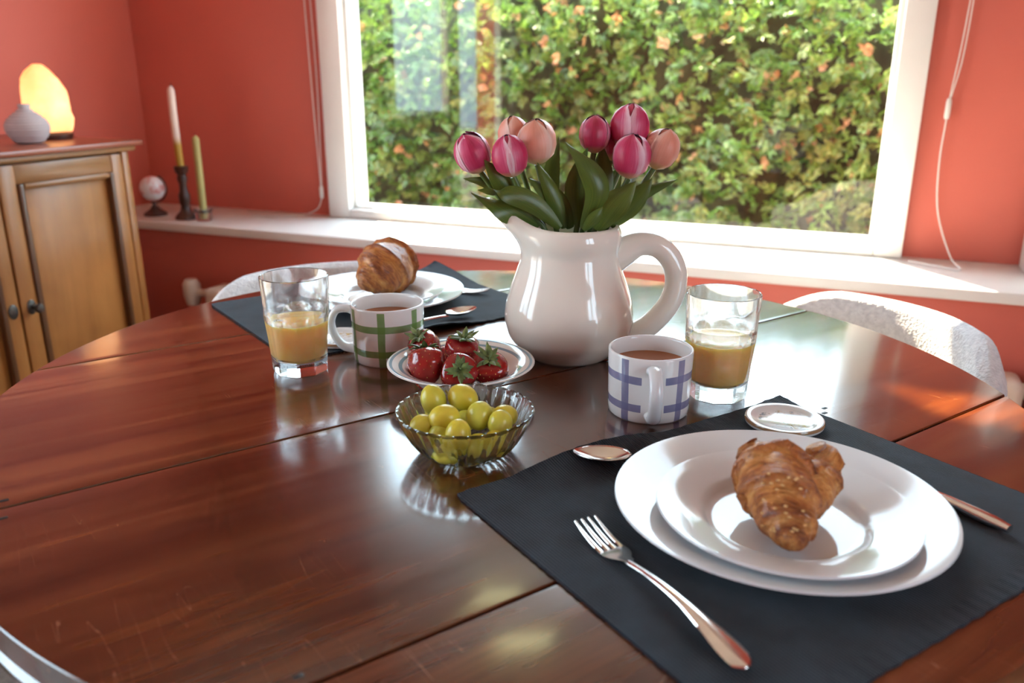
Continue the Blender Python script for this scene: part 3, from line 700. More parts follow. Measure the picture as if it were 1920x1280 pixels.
# ================================================================== TABLE
TC = Vector((-0.367, 0.861, TZ)); TR = 0.602; TRX = 0.567; TA = R(57.0)
CC = Vector((-0.377, 0.868, 0))
def table():
    t = thing('round_table', 'round mahogany dining table with glossy planked top', 'table', (TC.x, TC.y, 0), TA)
    seams = [-TR, -0.367, -0.014, 0.360, TR]
    for k in range(4):
        y0, y1 = seams[k], seams[k + 1]
        g = 0.0013
        a0 = y0 + (g if k > 0 else 0); a1 = y1 - (g if k < 3 else 0)
        pts = []
        def xx(y): return math.sqrt(max(0, TR * TR - y * y))
        th0 = math.asin(max(-1, a0 / TR)); th1 = math.asin(min(1, a1 / TR))
        n = 40
        for i in range(n + 1):
            th = th0 + (th1 - th0) * i / n; pts.append((TRX * math.cos(th), TR * math.sin(th)))
        for i in range(n + 1):
            th = th1 + (th0 - th1) * i / n; pts.append((-TRX * math.cos(th), TR * math.sin(th)))
        q = []
        for p in pts:
            if not q or (Vector(p) - Vector(q[-1])).length > 1e-5: q.append(p)
        if (Vector(q[0]) - Vector(q[-1])).length < 1e-5: q.pop()
        bm = bmesh.new(); f = bm.faces.new([bm.verts.new((x, y, TZ)) for x, y in q])
        r = bmesh.ops.extrude_face_region(bm, geom=[f]); vv = [e for e in r['geom'] if isinstance(e, bmesh.types.BMVert)]
        bmesh.ops.translate(bm, verts=vv, vec=(0, 0, -0.022))
        bm.normal_update()
        bmesh.ops.recalc_face_normals(bm, faces=bm.faces[:])
        te = [e for e in bm.edges if all(abs(v.co.z - TZ) < 1e-6 for v in e.verts)]
        seam_e = [e for e in te if abs(e.verts[0].co.y - e.verts[1].co.y) < 1e-6 and abs(e.verts[0].co.x - e.verts[1].co.x) > 0.1]
        rim_e = [e for e in te if e not in seam_e]
        bmesh.ops.bevel(bm, geom=te, offset=0.0022, segments=3, profile=0.6, affect='EDGES')
        me = bpy.data.meshes.new('plank'); bm.to_mesh(me); bm.free()
        mo('plank', me, M['table'], t, sharp=30)
    prof = [(0.50, TZ - 0.0225), (0.573, TZ - 0.0225), (0.5755, TZ - 0.026), (0.571, TZ - 0.031), (0.575, TZ - 0.036), (0.574, TZ - 0.043), (0.566, TZ - 0.047), (0.50, TZ - 0.047)]
    V, F = lathe(prof + [prof[0]], 128, cap0=False, cap1=False)
    V = [Vector((v.x * TRX / 0.576, v.y * TR / 0.576, v.z)) for v in V]
    mk('edge_moulding', V, F, M['table'], t)
    mk('under_board', *lathe([(0, TZ - 0.06), (0.50, TZ - 0.06), (0.50, TZ - 0.0225), (0, TZ - 0.0225)], 64), M['dark_wood'], t)
    mk('pedestal', *lathe([(0, 0.08), (0.09, 0.08), (0.10, 0.14), (0.06, 0.2), (0.05, 0.32), (0.085, 0.42), (0.06, 0.55), (0.10, 0.68), (0.12, TZ - 0.06), (0, TZ - 0.06)], 32), M['dark_wood'], t)
    for k in range(4):
        a = R(45 + 90 * k)
        pth = [Vector((math.cos(a) * r, math.sin(a) * r, z)) for r, z in ((0.05, 0.13), (0.2, 0.11), (0.32, 0.05), (0.38, 0.03))]
        mk('foot', *tube(smoothpath(pth, 8), [0.035] * 6 + [0.03, 0.028], 10), M['dark_wood'], t)
    inv = Matrix.Rotation(-TA, 4, 'Z')
    # old iron nail heads let into the top
    for u, v in ((1546, 765), (1546, 774), (6, 971), (8, 938), (560, 1268)):
        p = inv @ (on(u, v, TZ) - Vector((TC.x, TC.y, TZ)))
        mk('nail_head', *box(p.x - 0.0034, p.x + 0.0034, p.y - 0.002, p.y + 0.002, TZ - 0.003, TZ + 0.0004, 0.0003), M['iron'], t)
table()

# ================================================================== CHAIRS
def chair(label, ang):
    a = R(ang); c = Vector((CC.x + 0.52 * math.cos(a), CC.y + 0.52 * math.sin(a), 0))
    t = thing('tub_chair', label, 'chair', c, a, 'white tub chairs around the table')   # local +X points to the back
    R0 = 0.236
    def topz(ph):
        d = abs(math.degrees(ph))
        k = min(1.0, max(0.0, (d - 30) / 70)); return 0.755 - 0.115 * k * k * (3 - 2 * k)
    prof = [(0.0, 0.0), (0.0, 0.35), (0.004, 0.7), (0.012, 0.9), (0.024, 0.975), (0.040, 1.0), (0.055, 0.975), (0.062, 0.9), (0.064, 0.7), (0.06, 0.35), (0.055, 0.0)]
    def fn(u, v):
        ph = R(-112) + R(224) * u
        k = v * (len(prof) - 1); i = min(int(k), len(prof) - 2); f = k - i
        off = prof[i][0] * (1 - f) + prof[i + 1][0] * f; hh = prof[i][1] * (1 - f) + prof[i + 1][1] * f
        z = 0.38 + (topz(ph) - 0.38) * hh
        r = R0 - 0.035 * (1 - hh) ** 1.5 + 0.064 * 0.5 - off + 0.01
        return (r * math.cos(ph), r * math.sin(ph), z)
    V, F = grid(fn, 56, 40)
    F.append(tuple(j * 57 for j in range(41))); F.append(tuple(j * 57 + 56 for j in reversed(range(41))))
    mk('backrest', V, F, M['fabric'], t, sharp=70)
    def seat(u, v):
        ph = 2 * math.pi * u
        k = [(0.0, 0.36), (0.17, 0.36), (0.198, 0.375), (0.205, 0.41), (0.198, 0.445), (0.17, 0.46), (0.0, 0.465)]
        s = v * 6; i = min(int(s), 5); f = s - i
        r = k[i][0] * (1 - f) + k[i + 1][0] * f; z = k[i][1] * (1 - f) + k[i + 1][1] * f
        return (r * math.cos(ph) - 0.03, r * math.sin(ph), z)
    mk('seat', *grid(seat, 40, 24, True), M['fabric'], t)
    for sx in (-1, 1):
        for sy in (-1, 1):
            mk('leg', *tube([Vector((0.12 * sx - 0.02, 0.12 * sy, 0.37)), Vector((0.17 * sx - 0.02, 0.17 * sy, 0.0))], [0.016, 0.010], 10), M['dark_wood'], t)
chair('white upholstered tub chair by the window behind the right juice glass', 49.5)
chair('white upholstered tub chair behind the far croissant plate', 143)
chair('white upholstered tub chair tucked under the near left table edge', 226)

# ================================================================== TABLEWARE
def placemat(name_label, loc, rz, fn_h, seed):
    t = bpy.data.meshes.new('placemat')
    W, L = 0.341, 0.417
    nx, ny = 60, 72
    rnd = lambda a: noise.noise(Vector((a, seed, 0)))
    def top(u, v):
        x = (u - 0.5) * W; y = (v - 0.5) * L
        if v in (0.0, 1.0): y += 0.0004 * math.sin(u * 180 + seed) * (1 if v else -1)
        if u in (0.0, 1.0): x += 0.0022 * noise.noise(Vector((v * 45, seed, 3)))
        # slightly rounded corners
        cx, cy = abs(u - 0.5) * 2, abs(v - 0.5) * 2
        k = max(0, cx + cy - 1.93) * 0.25; x *= 1 - k * 0.5; y *= 1 - k * 0.5
        return x, y, fn_h(u, v)
    V1, F1 = grid(lambda u, v: (lambda q: (q[0], q[1], q[2] + 0.0022))(top(u, v)), nx, ny)
    V2, F2 = grid(lambda u, v: top(u, v), nx, ny)
    F2 = [tuple(reversed(f)) for f in F2]
    V, F = join((V1, F1), (V2, F2)); k = len(V1); mu = nx + 1
    for i in range(nx):
        F.append((i + 1, i, k + i, k + i + 1)); b = ny * mu; F.append((b + i, b + i + 1, k + b + i + 1, k + b + i))
    for j in range(ny):
        a, b = j * mu, (j + 1) * mu; F.append((a, b, k + b, k + a)); a += nx; b += nx; F.append((b, a, k + a, k + b))
    o = mk('placemat', V, F, M['mat'], None, loc=loc, sharp=50)
    o.rotation_euler = (0, 0, rz)
    return tag(o, name_label, 'placemat', 'charcoal ribbed placemats')
A_, B_, D_ = Vector((-0.286, 0.578)), Vector((-0.06, 0.929)), Vector((-0.007, 0.382))
mc = (B_ + D_) / 2
# local +X runs A->D, local +Y runs A->B
def hf(u, v):
    h = 0.0002
    e = max(0, 1 - v / 0.06) ** 2 * 0
    lift = max(0, (0.16 - u) / 0.16) ** 2            # edge towards the bowls is lifted in waves
    h += 0.011 * lift * max(0, math.sin(v * 6.9 - 0.9)) * (1 if v < 0.97 else 0.5)
    h += 0.004 * max(0, (0.08 - u) / 0.08) * max(0, (v - 0.86) / 0.14) ** 2
    return 0.0002 + (h - 0.0002) * clear(u, v, mc, math.atan2(-0.575, 0.818), Vector((-0.029, 0.645)))
def clear(u, v, c, rz, p):               # mat lies flat where the plate stands on it
    x, y = (u - 0.5) * 0.341, (v - 0.5) * 0.417
    w = Vector((c.x + x * math.cos(rz) - y * math.sin(rz), c.y + x * math.sin(rz) + y * math.cos(rz)))
    return min(1.0, max(0.0, ((w - p).length - 0.118) / 0.03))
placemat('charcoal ribbed placemat under the near plates and croissant', (mc.x, mc.y, TZ + 0.0001), math.atan2(-0.575, 0.818), hf, 2.0)
e1 = Vector((0.852, -0.523)); e2 = Vector((0.523, 0.852)); L_ = Vector((-0.930, 1.002))
mc2 = L_ + e1 * 0.1705 + e2 * 0.2085
def hb(u, v):
    h = 0.0002 + 0.016 * max(0, (v - 0.86) / 0.14) ** 2 * max(0, (0.42 - u) / 0.42)
    h += 0.010 * max(0, (u - 0.80) / 0.20) ** 2 * (0.5 + 0.5 * math.sin(v * 13 - 5.0)) * (1 if v > 0.45 else 0)
    h += 0.002 * max(0, (v - 0.6)) * (1 + math.sin(u * 9))
    return 0.0002 + (h - 0.0002) * clear(u, v, mc2, math.atan2(-0.523, 0.852), Vector((-0.687, 1.120)))
placemat('charcoal ribbed placemat under the far plates by the window', (mc2.x, mc2.y, TZ + 0.0001), math.atan2(-0.523, 0.852), hb, 5.0)
MZ = TZ + 0.0026

def plate(name, label, x, y, z, r, well, depth, group, name_z=0):
    prof = [(0, 0.0), (well * 0.86, 0.0), (well * 0.88, 0.0005), (well * 0.98, 0.004), (well * 1.04, depth * 0.55), (r - 0.006, depth - 0.003), (r, depth - 0.001), (r - 0.0005, depth + 0.001), (r - 0.004, depth + 0.0004),
            (well * 1.10, depth * 0.66), (well * 1.04, depth * 0.58), (well * 0.99, 0.0075), (well * 0.95, 0.0052), (well * 0.86, 0.0046), (0, 0.0046)]
    o = mk(name, *lathe(prof, 96), M['porcelain'], None, loc=(x, y, z), sharp=60)
    return tag(o, label, 'plate', group)
plate('dinner_plate', 'large white dinner plate on the near placemat', -0.029, 0.645, MZ, 0.1335, 0.088, 0.019, 'white dinner plates')
plate('salad_plate', 'smaller white plate holding the near croissant', -0.023, 0.622, MZ + 0.0052, 0.100, 0.062, 0.0195, 'white salad plates')
plate('dinner_plate', 'large white dinner plate on the far placemat', -0.687, 1.120, MZ, 0.1335, 0.088, 0.019, 'white dinner plates')
plate('salad_plate', 'smaller white plate holding the far croissant', -0.677, 1.108, MZ + 0.0052, 0.100, 0.062, 0.0195, 'white salad plates')
PZ = MZ + 0.0052 + 0.0048

# --- croissants
def sweep_pastry(pts, radii, layers, seed, twist=1.3, squash=0.88, n=44, m=110, amp=0.085):
    path = smoothpath(pts, m); rad = lerp_list(radii, m)
    # rounder interpolation of the radius
    rad = [0.25 * rad[max(0, i - 3)] + 0.5 * rad[i] + 0.25 * rad[min(m - 1, i + 3)] for i in range(m)]
    fr_ = frames(path); V, T, FL = [], [], []
    k0 = seed * 3
    for k, (p, r, (t, x, y)) in enumerate(zip(path, rad, fr_)):
        s = k / (m - 1)
        for i in range(n):
            a = 2 * math.pi * i / n
            ph = s * layers + twist * math.sin(a + seed) * 0.22 + 0.35 * noise.noise(Vector((math.cos(a) * 1.4, math.sin(a) * 1.4, s * 4 + seed)))
            fph = ph - math.floor(ph)
            step = (1 - fph) ** 1.4 if fph > 0.12 else fph / 0.12
            rr = r * (1 + amp * (step - 0.5) * 2)
            q = Vector((math.cos(a) * r, math.sin(a) * r, s * 0.15))
            nz = noise.noise(q * 70 + Vector((seed, 0, 0))) * 0.05 + noise.noise(q * 190 + Vector((0, seed, 0))) * 0.028
            rr *= 1 + nz
            FL.append((math.cos(a + s * 2.2) + k0, math.sin(a + s * 2.2), s * m / 100 + 0.05 * math.sin(a + seed)))
            V.append(p + x * (rr * math.cos(a)) + y * (rr * math.sin(a)))
            T.append(min(1, max(0, 0.58 - 0.42 * step + 0.35 * (1 - fph) * (fph > 0.75) + nz * 2.5)))
    F = []
    for k in range(m - 1):
        for i in range(n):
            j = (i + 1) % n; F.append((k * n + i, k * n + j, (k + 1) * n + j, (k + 1) * n + i))
    F.append(tuple(reversed(range(n)))); F.append(tuple(range((m - 1) * n, m * n)))
    return V, F, (T, FL)
def settle(V, z, dz=0.004):                # flatten the underside on the plate
    return [Vector((v.x, v.y, max(v.z, z + 0.0003))) for v in V]
def near_croissant():
    base = on(1470, 955, PZ)
    t = thing('croissant', 'golden flaky croissant on the near plate, tip towards the fork', 'croissant', base, 0, 'croissants')
    def L(u, v, h): return on(u, v, PZ + h) - base
    pts = [L(1490, 1017, 0.018), L(1484, 992, 0.022), L(1470, 945, 0.030), L(1452, 900, 0.037), L(1430, 872, 0.038), L(1412, 850, 0.044), L(1400, 832, 0.050)]
    V, F, T = sweep_pastry(pts, [0.009, 0.018, 0.0265, 0.031, 0.024, 0.015, 0.009], 6.0, 1.7, amp=0.13)
    mk('body', settle(V, 0), F, M['pastry'], t, tint=T[0], flow=T[1], sharp=None)
    pts = [L(1490, 960, 0.024), L(1513, 920, 0.028), L(1530, 885, 0.034), L(1536, 856, 0.046), L(1528, 834, 0.055)]
    V, F, T = sweep_pastry(pts, [0.013, 0.021, 0.0215, 0.017, 0.007], 3.5, 4.2, amp=0.11, m=70)
    mk('folded_end', settle(V, 0), F, M['pastry'], t, tint=[min(1, x + 0.12) for x in T[0]], flow=T[1], sharp=None)
    pts = [L(1436, 880, 0.036), L(1462, 872, 0.040), L(1488, 878, 0.038), L(1512, 885, 0.034)]
    V, F, T = sweep_pastry(pts, [0.012, 0.017, 0.015, 0.010], 2.5, 7.7, amp=0.12, m=50)
    mk('torn_layer', settle(V, 0), F, M['pastry'], t, tint=[min(1, x + 0.25) for x in T[0]], flow=T[1], sharp=None)
    rng = random.Random(5); parts = []
    for k in range(26):
        u = rng.uniform(1430, 1510); v = rng.uniform(880, 1000)
        bv = Vector(L(u, v, 0.0)); 
        d = ray(u, v).normalized(); o = Vector((0, 0, CZ)) - base
        parts.append((u, v))
    body = [c for c in t.children if c.name.startswith('body')][0]
    bpy.context.view_layer.update()
    fl = []
    for u, v in parts:
        o = Vector((0, 0, CZ)) - base; d = ray(u, v).normalized()
        ok, hit, nr, _ = body.ray_cast(o, d)
        if ok: fl.append(ellipsoid(hit, 0.0016, 0.0011, 0.0009, 6, 4))
    mk('sugar_flakes', *join(*fl), M['crumb'], t)['kind'] = 'stuff'
near_croissant()
def far_croissant():
    base = on(713, 553, PZ)
    t = thing('croissant', 'round golden croissant on the far plate, seen end on', 'croissant', base, 0, 'croissants')
    ax = (FWD * 0.9 + RGT * 0.45).normalized()
    up = Vector((0, 0, 1))
    pts = [ax * -0.030 + RGT * -0.012 + up * 0.020, ax * -0.022 + RGT * -0.008 + up * 0.026, ax * 0.0 + up * 0.038, ax * 0.028 + up * 0.042 + RGT * 0.002, ax * 0.058 + up * 0.036, ax * 0.085 + up * 0.024]
    V, F, T = sweep_pastry(pts, [0.007, 0.022, 0.042, 0.045, 0.034, 0.012], 6.5, 3.1, twist=1.0, m=100)
    mk('body', settle(V, 0), F, M['pastry'], t, tint=T[0], flow=T[1], sharp=None)
far_croissant()

# --- pitcher
PC = Vector((-0.326, 0.988, TZ))
def pitcher():
    t = thing('pitcher', 'cream glazed ceramic pitcher holding the tulips', 'pitcher', PC, YAW)   # local -X is the spout, +X the handle
    key = [(0.0, 0.052), (0.004, 0.057), (0.012, 0.0665), (0.028, 0.0785), (0.05, 0.0835), (0.07, 0.0815), (0.09, 0.0755), (0.11, 0.0680), (0.125, 0.0632), (0.137, 0.0605), (0.142, 0.0612), (0.147, 0.0635), (0.156, 0.0648), (0.164, 0.0638), (0.170, 0.0605)]
    zs = [k[0] for k in key]; rs = [k[1] for k in key]
    outer = []
    for k in range(46):
        z = 0.170 * k / 45; outer.append((float(np.interp(z, zs, rs)), z))
    # soften the interpolation
    for _ in range(2):
        outer = [outer[0]] + [((outer[i - 1][0] + 2 * outer[i][0] + outer[i + 1][0]) / 4, outer[i][1]) for i in range(1, len(outer) - 1)] + [outer[-1]]
    inner = [(r - 0.0055, z) for r, z in reversed(outer) if z > 0.012]
    inner[0] = (outer[-1][0] - 0.004, 0.1705)
    prof = [(0, 0.0)] + outer + inner + [(0.04, 0.008), (0, 0.008)]
    def rf(a, r, z, k):
        d = math.atan2(math.sin(a - math.pi), math.cos(a - math.pi))
        g = math.exp(-(abs(d) / 0.40) ** 2.2)
        gw = math.exp(-(d / 0.75) ** 2)
        s = max(0.0, (z - 0.118) / 0.052)
        s2 = min(1.0, s)
        s2 = s2 * s2 * (3 - 2 * s2)
        zz = z + 0.027 * g * s2 + 0.007 * gw * s2
        lip = max(0, (z - 0.150) / 0.02)
        rr = r + 0.041 * g * s2 ** 1.6 + 0.004 * gw * s2
        if z < 0.165 and s > 0: rr -= 0.003 * g * math.sin(min(1, s) * math.pi)
        zz -= 0.004 * (1 - math.cos(d)) * 0.5 * s2 * 0
        return rr, zz
    mk('body', *lathe(prof, 96, rf), M['cream_glaze'], t, sharp=75)
    pts = [(0.052, 0.128), (0.066, 0.136), (0.088, 0.146), (0.112, 0.142), (0.131, 0.122), (0.1365, 0.094), (0.128, 0.066), (0.106, 0.040), (0.084, 0.026), (0.070, 0.020)]
    path = smoothpath([Vector((x, 0, z)) for x, z in pts], 40)
    mk('handle', *tube(path, lerp_list([0.020, 0.0175, 0.0135, 0.0125, 0.0125, 0.0125, 0.0125, 0.013, 0.0145, 0.016], 40), 20, flat=1.15), M['cream_glaze'], t, sharp=80)
pitcher()

# --- tulips
PD = PC.dot(FWD)
def leafmesh(path, wid, fold=0.25, twist=0.0, side=None):
    """strip of width wid(s) along path with a soft V fold; double sided thickness"""
    m = len(path); nw = 6; V, UV = [], []
    for k, p in enumerate(path):
        T = (path[min(k + 1, m - 1)] - path[max(k - 1, 0)]).normalized()
        s = k / (m - 1)
        S = side.copy() if side else RGT.copy()
        S = Matrix.Rotation(twist * s, 4, T) @ S
        S = (S - T * S.dot(T)).normalized(); Nn = T.cross(S)
        w = wid(s)
        for j in range(nw + 1):
            e = j / nw * 2 - 1
            V.append(p + S * (w * e) + Nn * (w * fold * e * e + 0.0003)); UV.append((j / nw, s))
    n1 = len(V)
    for k, p in enumerate(path):
        T = (path[min(k + 1, m - 1)] - path[max(k - 1, 0)]).normalized(); s = k / (m - 1)
        S = side.copy() if side else RGT.copy()
        S = Matrix.Rotation(twist * s, 4, T) @ S
        S = (S - T * S.dot(T)).normalized(); Nn = T.cross(S); w = wid(s)
        for j in range(nw + 1):
            e = j / nw * 2 - 1
            V.append(p + S * (w * e) + Nn * (w * fold * e * e - 0.0006 * (1 - e * e) )); UV.append((j / nw, s))
    F = []; mu = nw + 1
    for k in range(m - 1):
        for j in range(nw):
            a = k * mu + j; F.append((a, a + 1, a + 1 + mu, a + mu)); F.append((n1 + a + mu, n1 + a + 1 + mu, n1 + a + 1, n1 + a))
    return V, F, UV
def lw(w, tip=0.9): return lambda s: w * max(0.02, (math.sin(math.pi * min(1, (0.10 + 0.90 * s))) ** tip)) * (1.0 if s < 0.98 else 0.5)
def tulip(label, u, v, dep, tilt_r, tilt_f, petal, scale, foot, leaves, spin, opened=0.0):
    """head centre at pixel (u, v), dep = offset towards the window; leaves: pixel polylines with width"""
    head = at(u, v, PD + dep)
    base = PC + RGT * foot[0] + FWD * foot[1] + Vector((0, 0, 0.02))
    t = thing('tulip', label, 'tulip', base, 0, 'tulips in the cream pitcher')
    ax = (Vector((0, 0, 1)) + RGT * tilt_r + FWD * tilt_f).normalized()
    H = 0.052 * scale; Rm = 0.0222 * scale
    bot = head - ax * (H * 0.5)
    neck = PC + RGT * (foot[0] * 0.7 + (head - PC).dot(RGT) * 0.22) + FWD * (foot[1] * 0.6 + dep * 0.25) + Vector((0, 0, 0.15))
    path = smoothpath([base - base, neck - base, (neck * 0.45 + bot * 0.55 + RGT * (0.004 * tilt_r)) - base - ax * 0.004, bot - base], 22)
    mk('stem', *tube(path, lerp_list([0.0035, 0.0034, 0.0032, 0.0036], 22), 10), M['stem'], t)
    X = ax.cross(Vector((0.3, 0.8, 0.1))).normalized(); Y = ax.cross(X)
    rng = random.Random(int(u * 7 + v))
    for k in range(6):
        outer = k % 2 == 0
        th0 = spin + k * math.pi / 3 + rng.uniform(-0.08, 0.08)
        Rk = Rm * (1.0 if outer else 0.90); Hk = H * (1.0 if outer else 0.985) * rng.uniform(0.98, 1.03)
        lean = rng.uniform(-0.03, 0.05) + opened
        nu, nv = 10, 14; V, UV = [], []
        for layer in (0, 1):
            for j in range(nv + 1):
                s = j / nv
                rr = Rk * float(np.interp(s, [0, 0.06, 0.2, 0.42, 0.62, 0.82, 0.94, 1.0], [0.10, 0.46, 0.86, 1.02, 1.0, 0.78, 0.44, 0.10])) + lean * Rk * s * s
                half = R(68) * float(np.interp(s, [0, 0.15, 0.45, 0.7, 0.88, 0.96, 1.0], [0.8, 0.98, 1.02, 0.97, 0.80, 0.56, 0.12]))
                for i in range(nu + 1):
                    e = i / nu * 2 - 1
                    thk = 0.0 if layer == 0 else 0.0008
                    ra = rr * (1.0 - 0.055 * e * e - (0.035 if not outer else 0)) - thk + Rk * 0.015 * math.sin(e * 9 + k)
                    # gentle crest along the middle of the petal
                    ra += Rk * 0.03 * math.exp(-(e / 0.18) ** 2) + Rk * 0.06 * e ** 6
                    an = th0 + half * e
                    V.append(bot - base + ax * (Hk * s) + X * (ra * math.cos(an)) + Y * (ra * math.sin(an))); UV.append((i / nu, s))
        mu = nu + 1; n1 = (nv + 1) * mu; F = []
        for j in range(nv):
            for i in range(nu):
                a = j * mu + i; F.append((a, a + 1, a + 1 + mu, a + mu)); F.append((n1 + a + mu, n1 + a + mu + 1, n1 + a + 1, n1 + a))
        mk('petal', V, F, M[petal], t, uv=UV, sharp=None)
    for lf in leaves:
        pl, w, ld, tw, fold = lf
        pts = [at(a, b, PD + d) - base for (a, b), d in zip(pl, ld)]
        V, F, UV = leafmesh(smoothpath(pts, 22), lw(w), fold, tw)
        mk('leaf', V, F, M['leaf'], t, uv=UV, sharp=None)
D3 = lambda a, b, c: (a, b, c)
tulip('pink tulip leaning furthest left over the spout', 886, 287, -0.012, -0.42, -0.15, 'petal_pink', 0.98, (-0.02, -0.01),
      [([(985, 425), (945, 350), (908, 299)], 0.0125, (-0.01, -0.02, -0.03), 0.5, 0.3), ([(1000, 415), (930, 352), (868, 334)], 0.008, (0.0, 0.0, -0.01), 0.8, 0.4)], 0.4)
tulip('pink tulip with pale streaks in front on the left', 956, 293, -0.03, -0.18, -0.15, 'petal_pink', 0.96, (-0.015, -0.02),
      [([(1050, 428), (1000, 382), (945, 360), (895, 356)], 0.0125, (-0.03, -0.04, -0.045, -0.04), 1.2, 0.3), ([(1010, 425), (950, 392), (883, 361)], 0.016, (-0.02, -0.03, -0.02), 0.9, 0.25)], 1.3)
tulip('peach tulip half hidden at the back left', 964, 252, 0.022, -0.12, 0.05, 'petal_peach', 0.88, (-0.02, 0.02),
      [([(1035, 420), (1035, 330), (1048, 256)], 0.011, (0.03, 0.035, 0.035), 0.4, 0.3)], 0.9)
tulip('large peach tulip in the left cluster', 1006, 266, 0.0, -0.05, -0.1, 'petal_peach', 1.06, (-0.008, 0.005),
      [([(1070, 428), (1040, 372), (990, 333)], 0.0135, (0.0, -0.012, -0.01), 0.7, 0.3), ([(1058, 428), (1035, 360), (1008, 305)], 0.010, (-0.012, -0.018, -0.012), 0.5, 0.3)], 2.0)
tulip('small deep pink tulip standing upright in the middle', 1115, 252, 0.005, 0.02, 0.02, 'petal_deep', 0.86, (0.0, 0.0),
      [([(1095, 430), (1122, 362), (1100, 305), (1059, 266)], 0.0155, (-0.03, -0.045, -0.04, -0.02), 0.5, 0.35), ([(1085, 425), (1080, 350), (1102, 276)], 0.013, (0.0, -0.005, -0.005), 0.4, 0.3)], 0.2)
tulip('tallest pink tulip at the top right of the bunch', 1181, 238, 0.012, 0.06, 0.0, 'petal_pink', 1.08, (0.01, 0.01),
      [([(1105, 425), (1125, 345), (1130, 273)], 0.0165, (0.0, 0.005, 0.005), -0.3, 0.3)], 1.1)
tulip('deep pink tulip mostly hidden behind the tall one', 1147, 268, 0.028, 0.0, 0.1, 'petal_deep', 0.84, (0.005, 0.02),
      [([(1115, 420), (1150, 350), (1160, 310)], 0.010, (0.02, 0.025, 0.025), 0.3, 0.3)], 0.6)
tulip('deep pink tulip in front on the right with dark throat', 1184, 294, -0.025, 0.08, -0.12, 'petal_pink', 1.0, (0.012, -0.015),
      [([(1120, 432), (1150, 385), (1193, 339)], 0.018, (-0.03, -0.04, -0.035), -0.5, 0.3), ([(1095, 432), (1115, 410), (1130, 388)], 0.008, (-0.045, -0.05, -0.048), 0.2, 0.3)], 1.75, 0.05)
tulip('peach tulip leaning right at the edge of the bunch', 1240, 279, 0.0, 0.34, -0.05, 'petal_peach', 0.98, (0.02, 0.0),
      [([(1145, 425), (1185, 380), (1223, 334)], 0.0145, (0.0, -0.005, -0.005), -0.5, 0.3), ([(1150, 415), (1205, 365), (1270, 336)], 0.0075, (0.01, 0.01, 0.01), -0.6, 0.35)], 2.6)

# --- mugs
def mug(label, x, y, handle_ang, glaze, k=1.0):
    t = thing('mug', label, 'mug', (x, y, TZ), handle_ang, 'checked mugs of tea'); t.scale = (k, k, k)
    prof = [(0, 0.0015), (0.036, 0.0015), (0.0375, 0.0), (0.041, 0.0), (0.0428, 0.002), (0.0436, 0.008), (0.0444, 0.04), (0.0452, 0.070), (0.0449, 0.0716), (0.0438, 0.0722), (0.0428, 0.0716), (0.0422, 0.069), (0.0415, 0.03), (0.0405, 0.008), (0.037, 0.0055), (0, 0.0055)]
    mk('body', *lathe(prof, 72), M[glaze], t, sharp=75)
    pts = [(0.0425, 0.060), (0.052, 0.0625), (0.066, 0.059), (0.0735, 0.044), (0.070, 0.027), (0.059, 0.013), (0.0425, 0.010)]
    mk('handle', *tube(smoothpath([Vector((a, 0, b)) for a, b in pts], 30), lerp_list([0.0085, 0.0075, 0.0068, 0.0068, 0.0068, 0.0075, 0.0085], 30), 16, flat=0.72), M['porcelain'], t, sharp=80)
    mk('tea', *lathe([(0, 0.052), (0.0416, 0.052), (0.0420, 0.0545), (0.0405, 0.0540), (0, 0.0540)], 48), M['tea'], t)
fa = math.atan2(-FWD.y, -FWD.x)
mug('white mug with blue checks, handle facing the viewer', -0.1836, 0.8396, fa + R(-4), 'mug_blue')
mug('white mug with green checks beside the left juice glass', -0.5355, 0.8865, math.atan2(-RGT.y, -RGT.x) - R(8), 'mug_green', 1.03)

# --- juice glasses
def tumbler(label, x, y, spin, level):
    t = thing('juice_glass', label, 'glass', (x, y, TZ), spin, 'faceted tumblers of orange juice')
    N = 9; n = 144; Hh = 0.1205
    def Ro(z): return float(np.interp(z, [0, 0.004, 0.06, 0.072, 0.082, 0.1205], [0.0325, 0.0338, 0.0388, 0.0394, 0.0391, 0.0412]))
    def Ap(z): return float(np.interp(z, [0, 0.004, 0.04, 0.064, 0.072, 0.080], [0.0305, 0.0316, 0.0338, 0.0362, 0.0378, 0.0405]))
    zs = [0.0005, 0.004] + [0.004 + 0.004 * k for k in range(1, 14)] + [0.0585 + 0.0016 * k for k in range(16)] + [0.0845, 0.09, 0.10, 0.11, 0.1175, 0.1198]
    outer = [(Ro(z), z) for z in zs]
    inner = [(0.0402, 0.1205), (0.0396, 0.1198), (0.0388, 0.11), (0.0372, 0.085), (0.0352, 0.065), (0.0328, 0.04), (0.0312, 0.024), (0.0295, 0.0185), (0.026, 0.0165), (0.0, 0.016)]
    no = len(outer) + 1
    def rf(a, r, z, k):
        if k == 0 or k >= no: return r, z
        loc = (a % (2 * math.pi / N)) - math.pi / N
        return min(r, Ap(z) / math.cos(loc)), z
    mk('tumbler', *lathe([(0, 0.0025)] + outer + inner, n, rf), M['tumbler'], t, sharp=22)
    def ri(z): return float(np.interp(z, [0.0165, 0.0185, 0.024, 0.04, 0.065, 0.085], [0.026, 0.0295, 0.0312, 0.0328, 0.0352, 0.0372]))
    e = 0.0003
    mk('juice', *lathe([(0, 0.0163), (ri(0.0166) + e, 0.0167)] + [(ri(z) + e, z) for z in np.linspace(0.018, level, 10)] + [(ri(level) - 0.0015, level - 0.0006), (0, level - 0.0008)], 72), M['juice'], t)
tumbler('faceted glass half full of orange juice on the left by the green mug', -0.6135, 0.8047, 0.3, 0.064)
tumbler('faceted glass half full of orange juice on the right behind the blue mug', -0.122, 0.915, 0.62, 0.066)

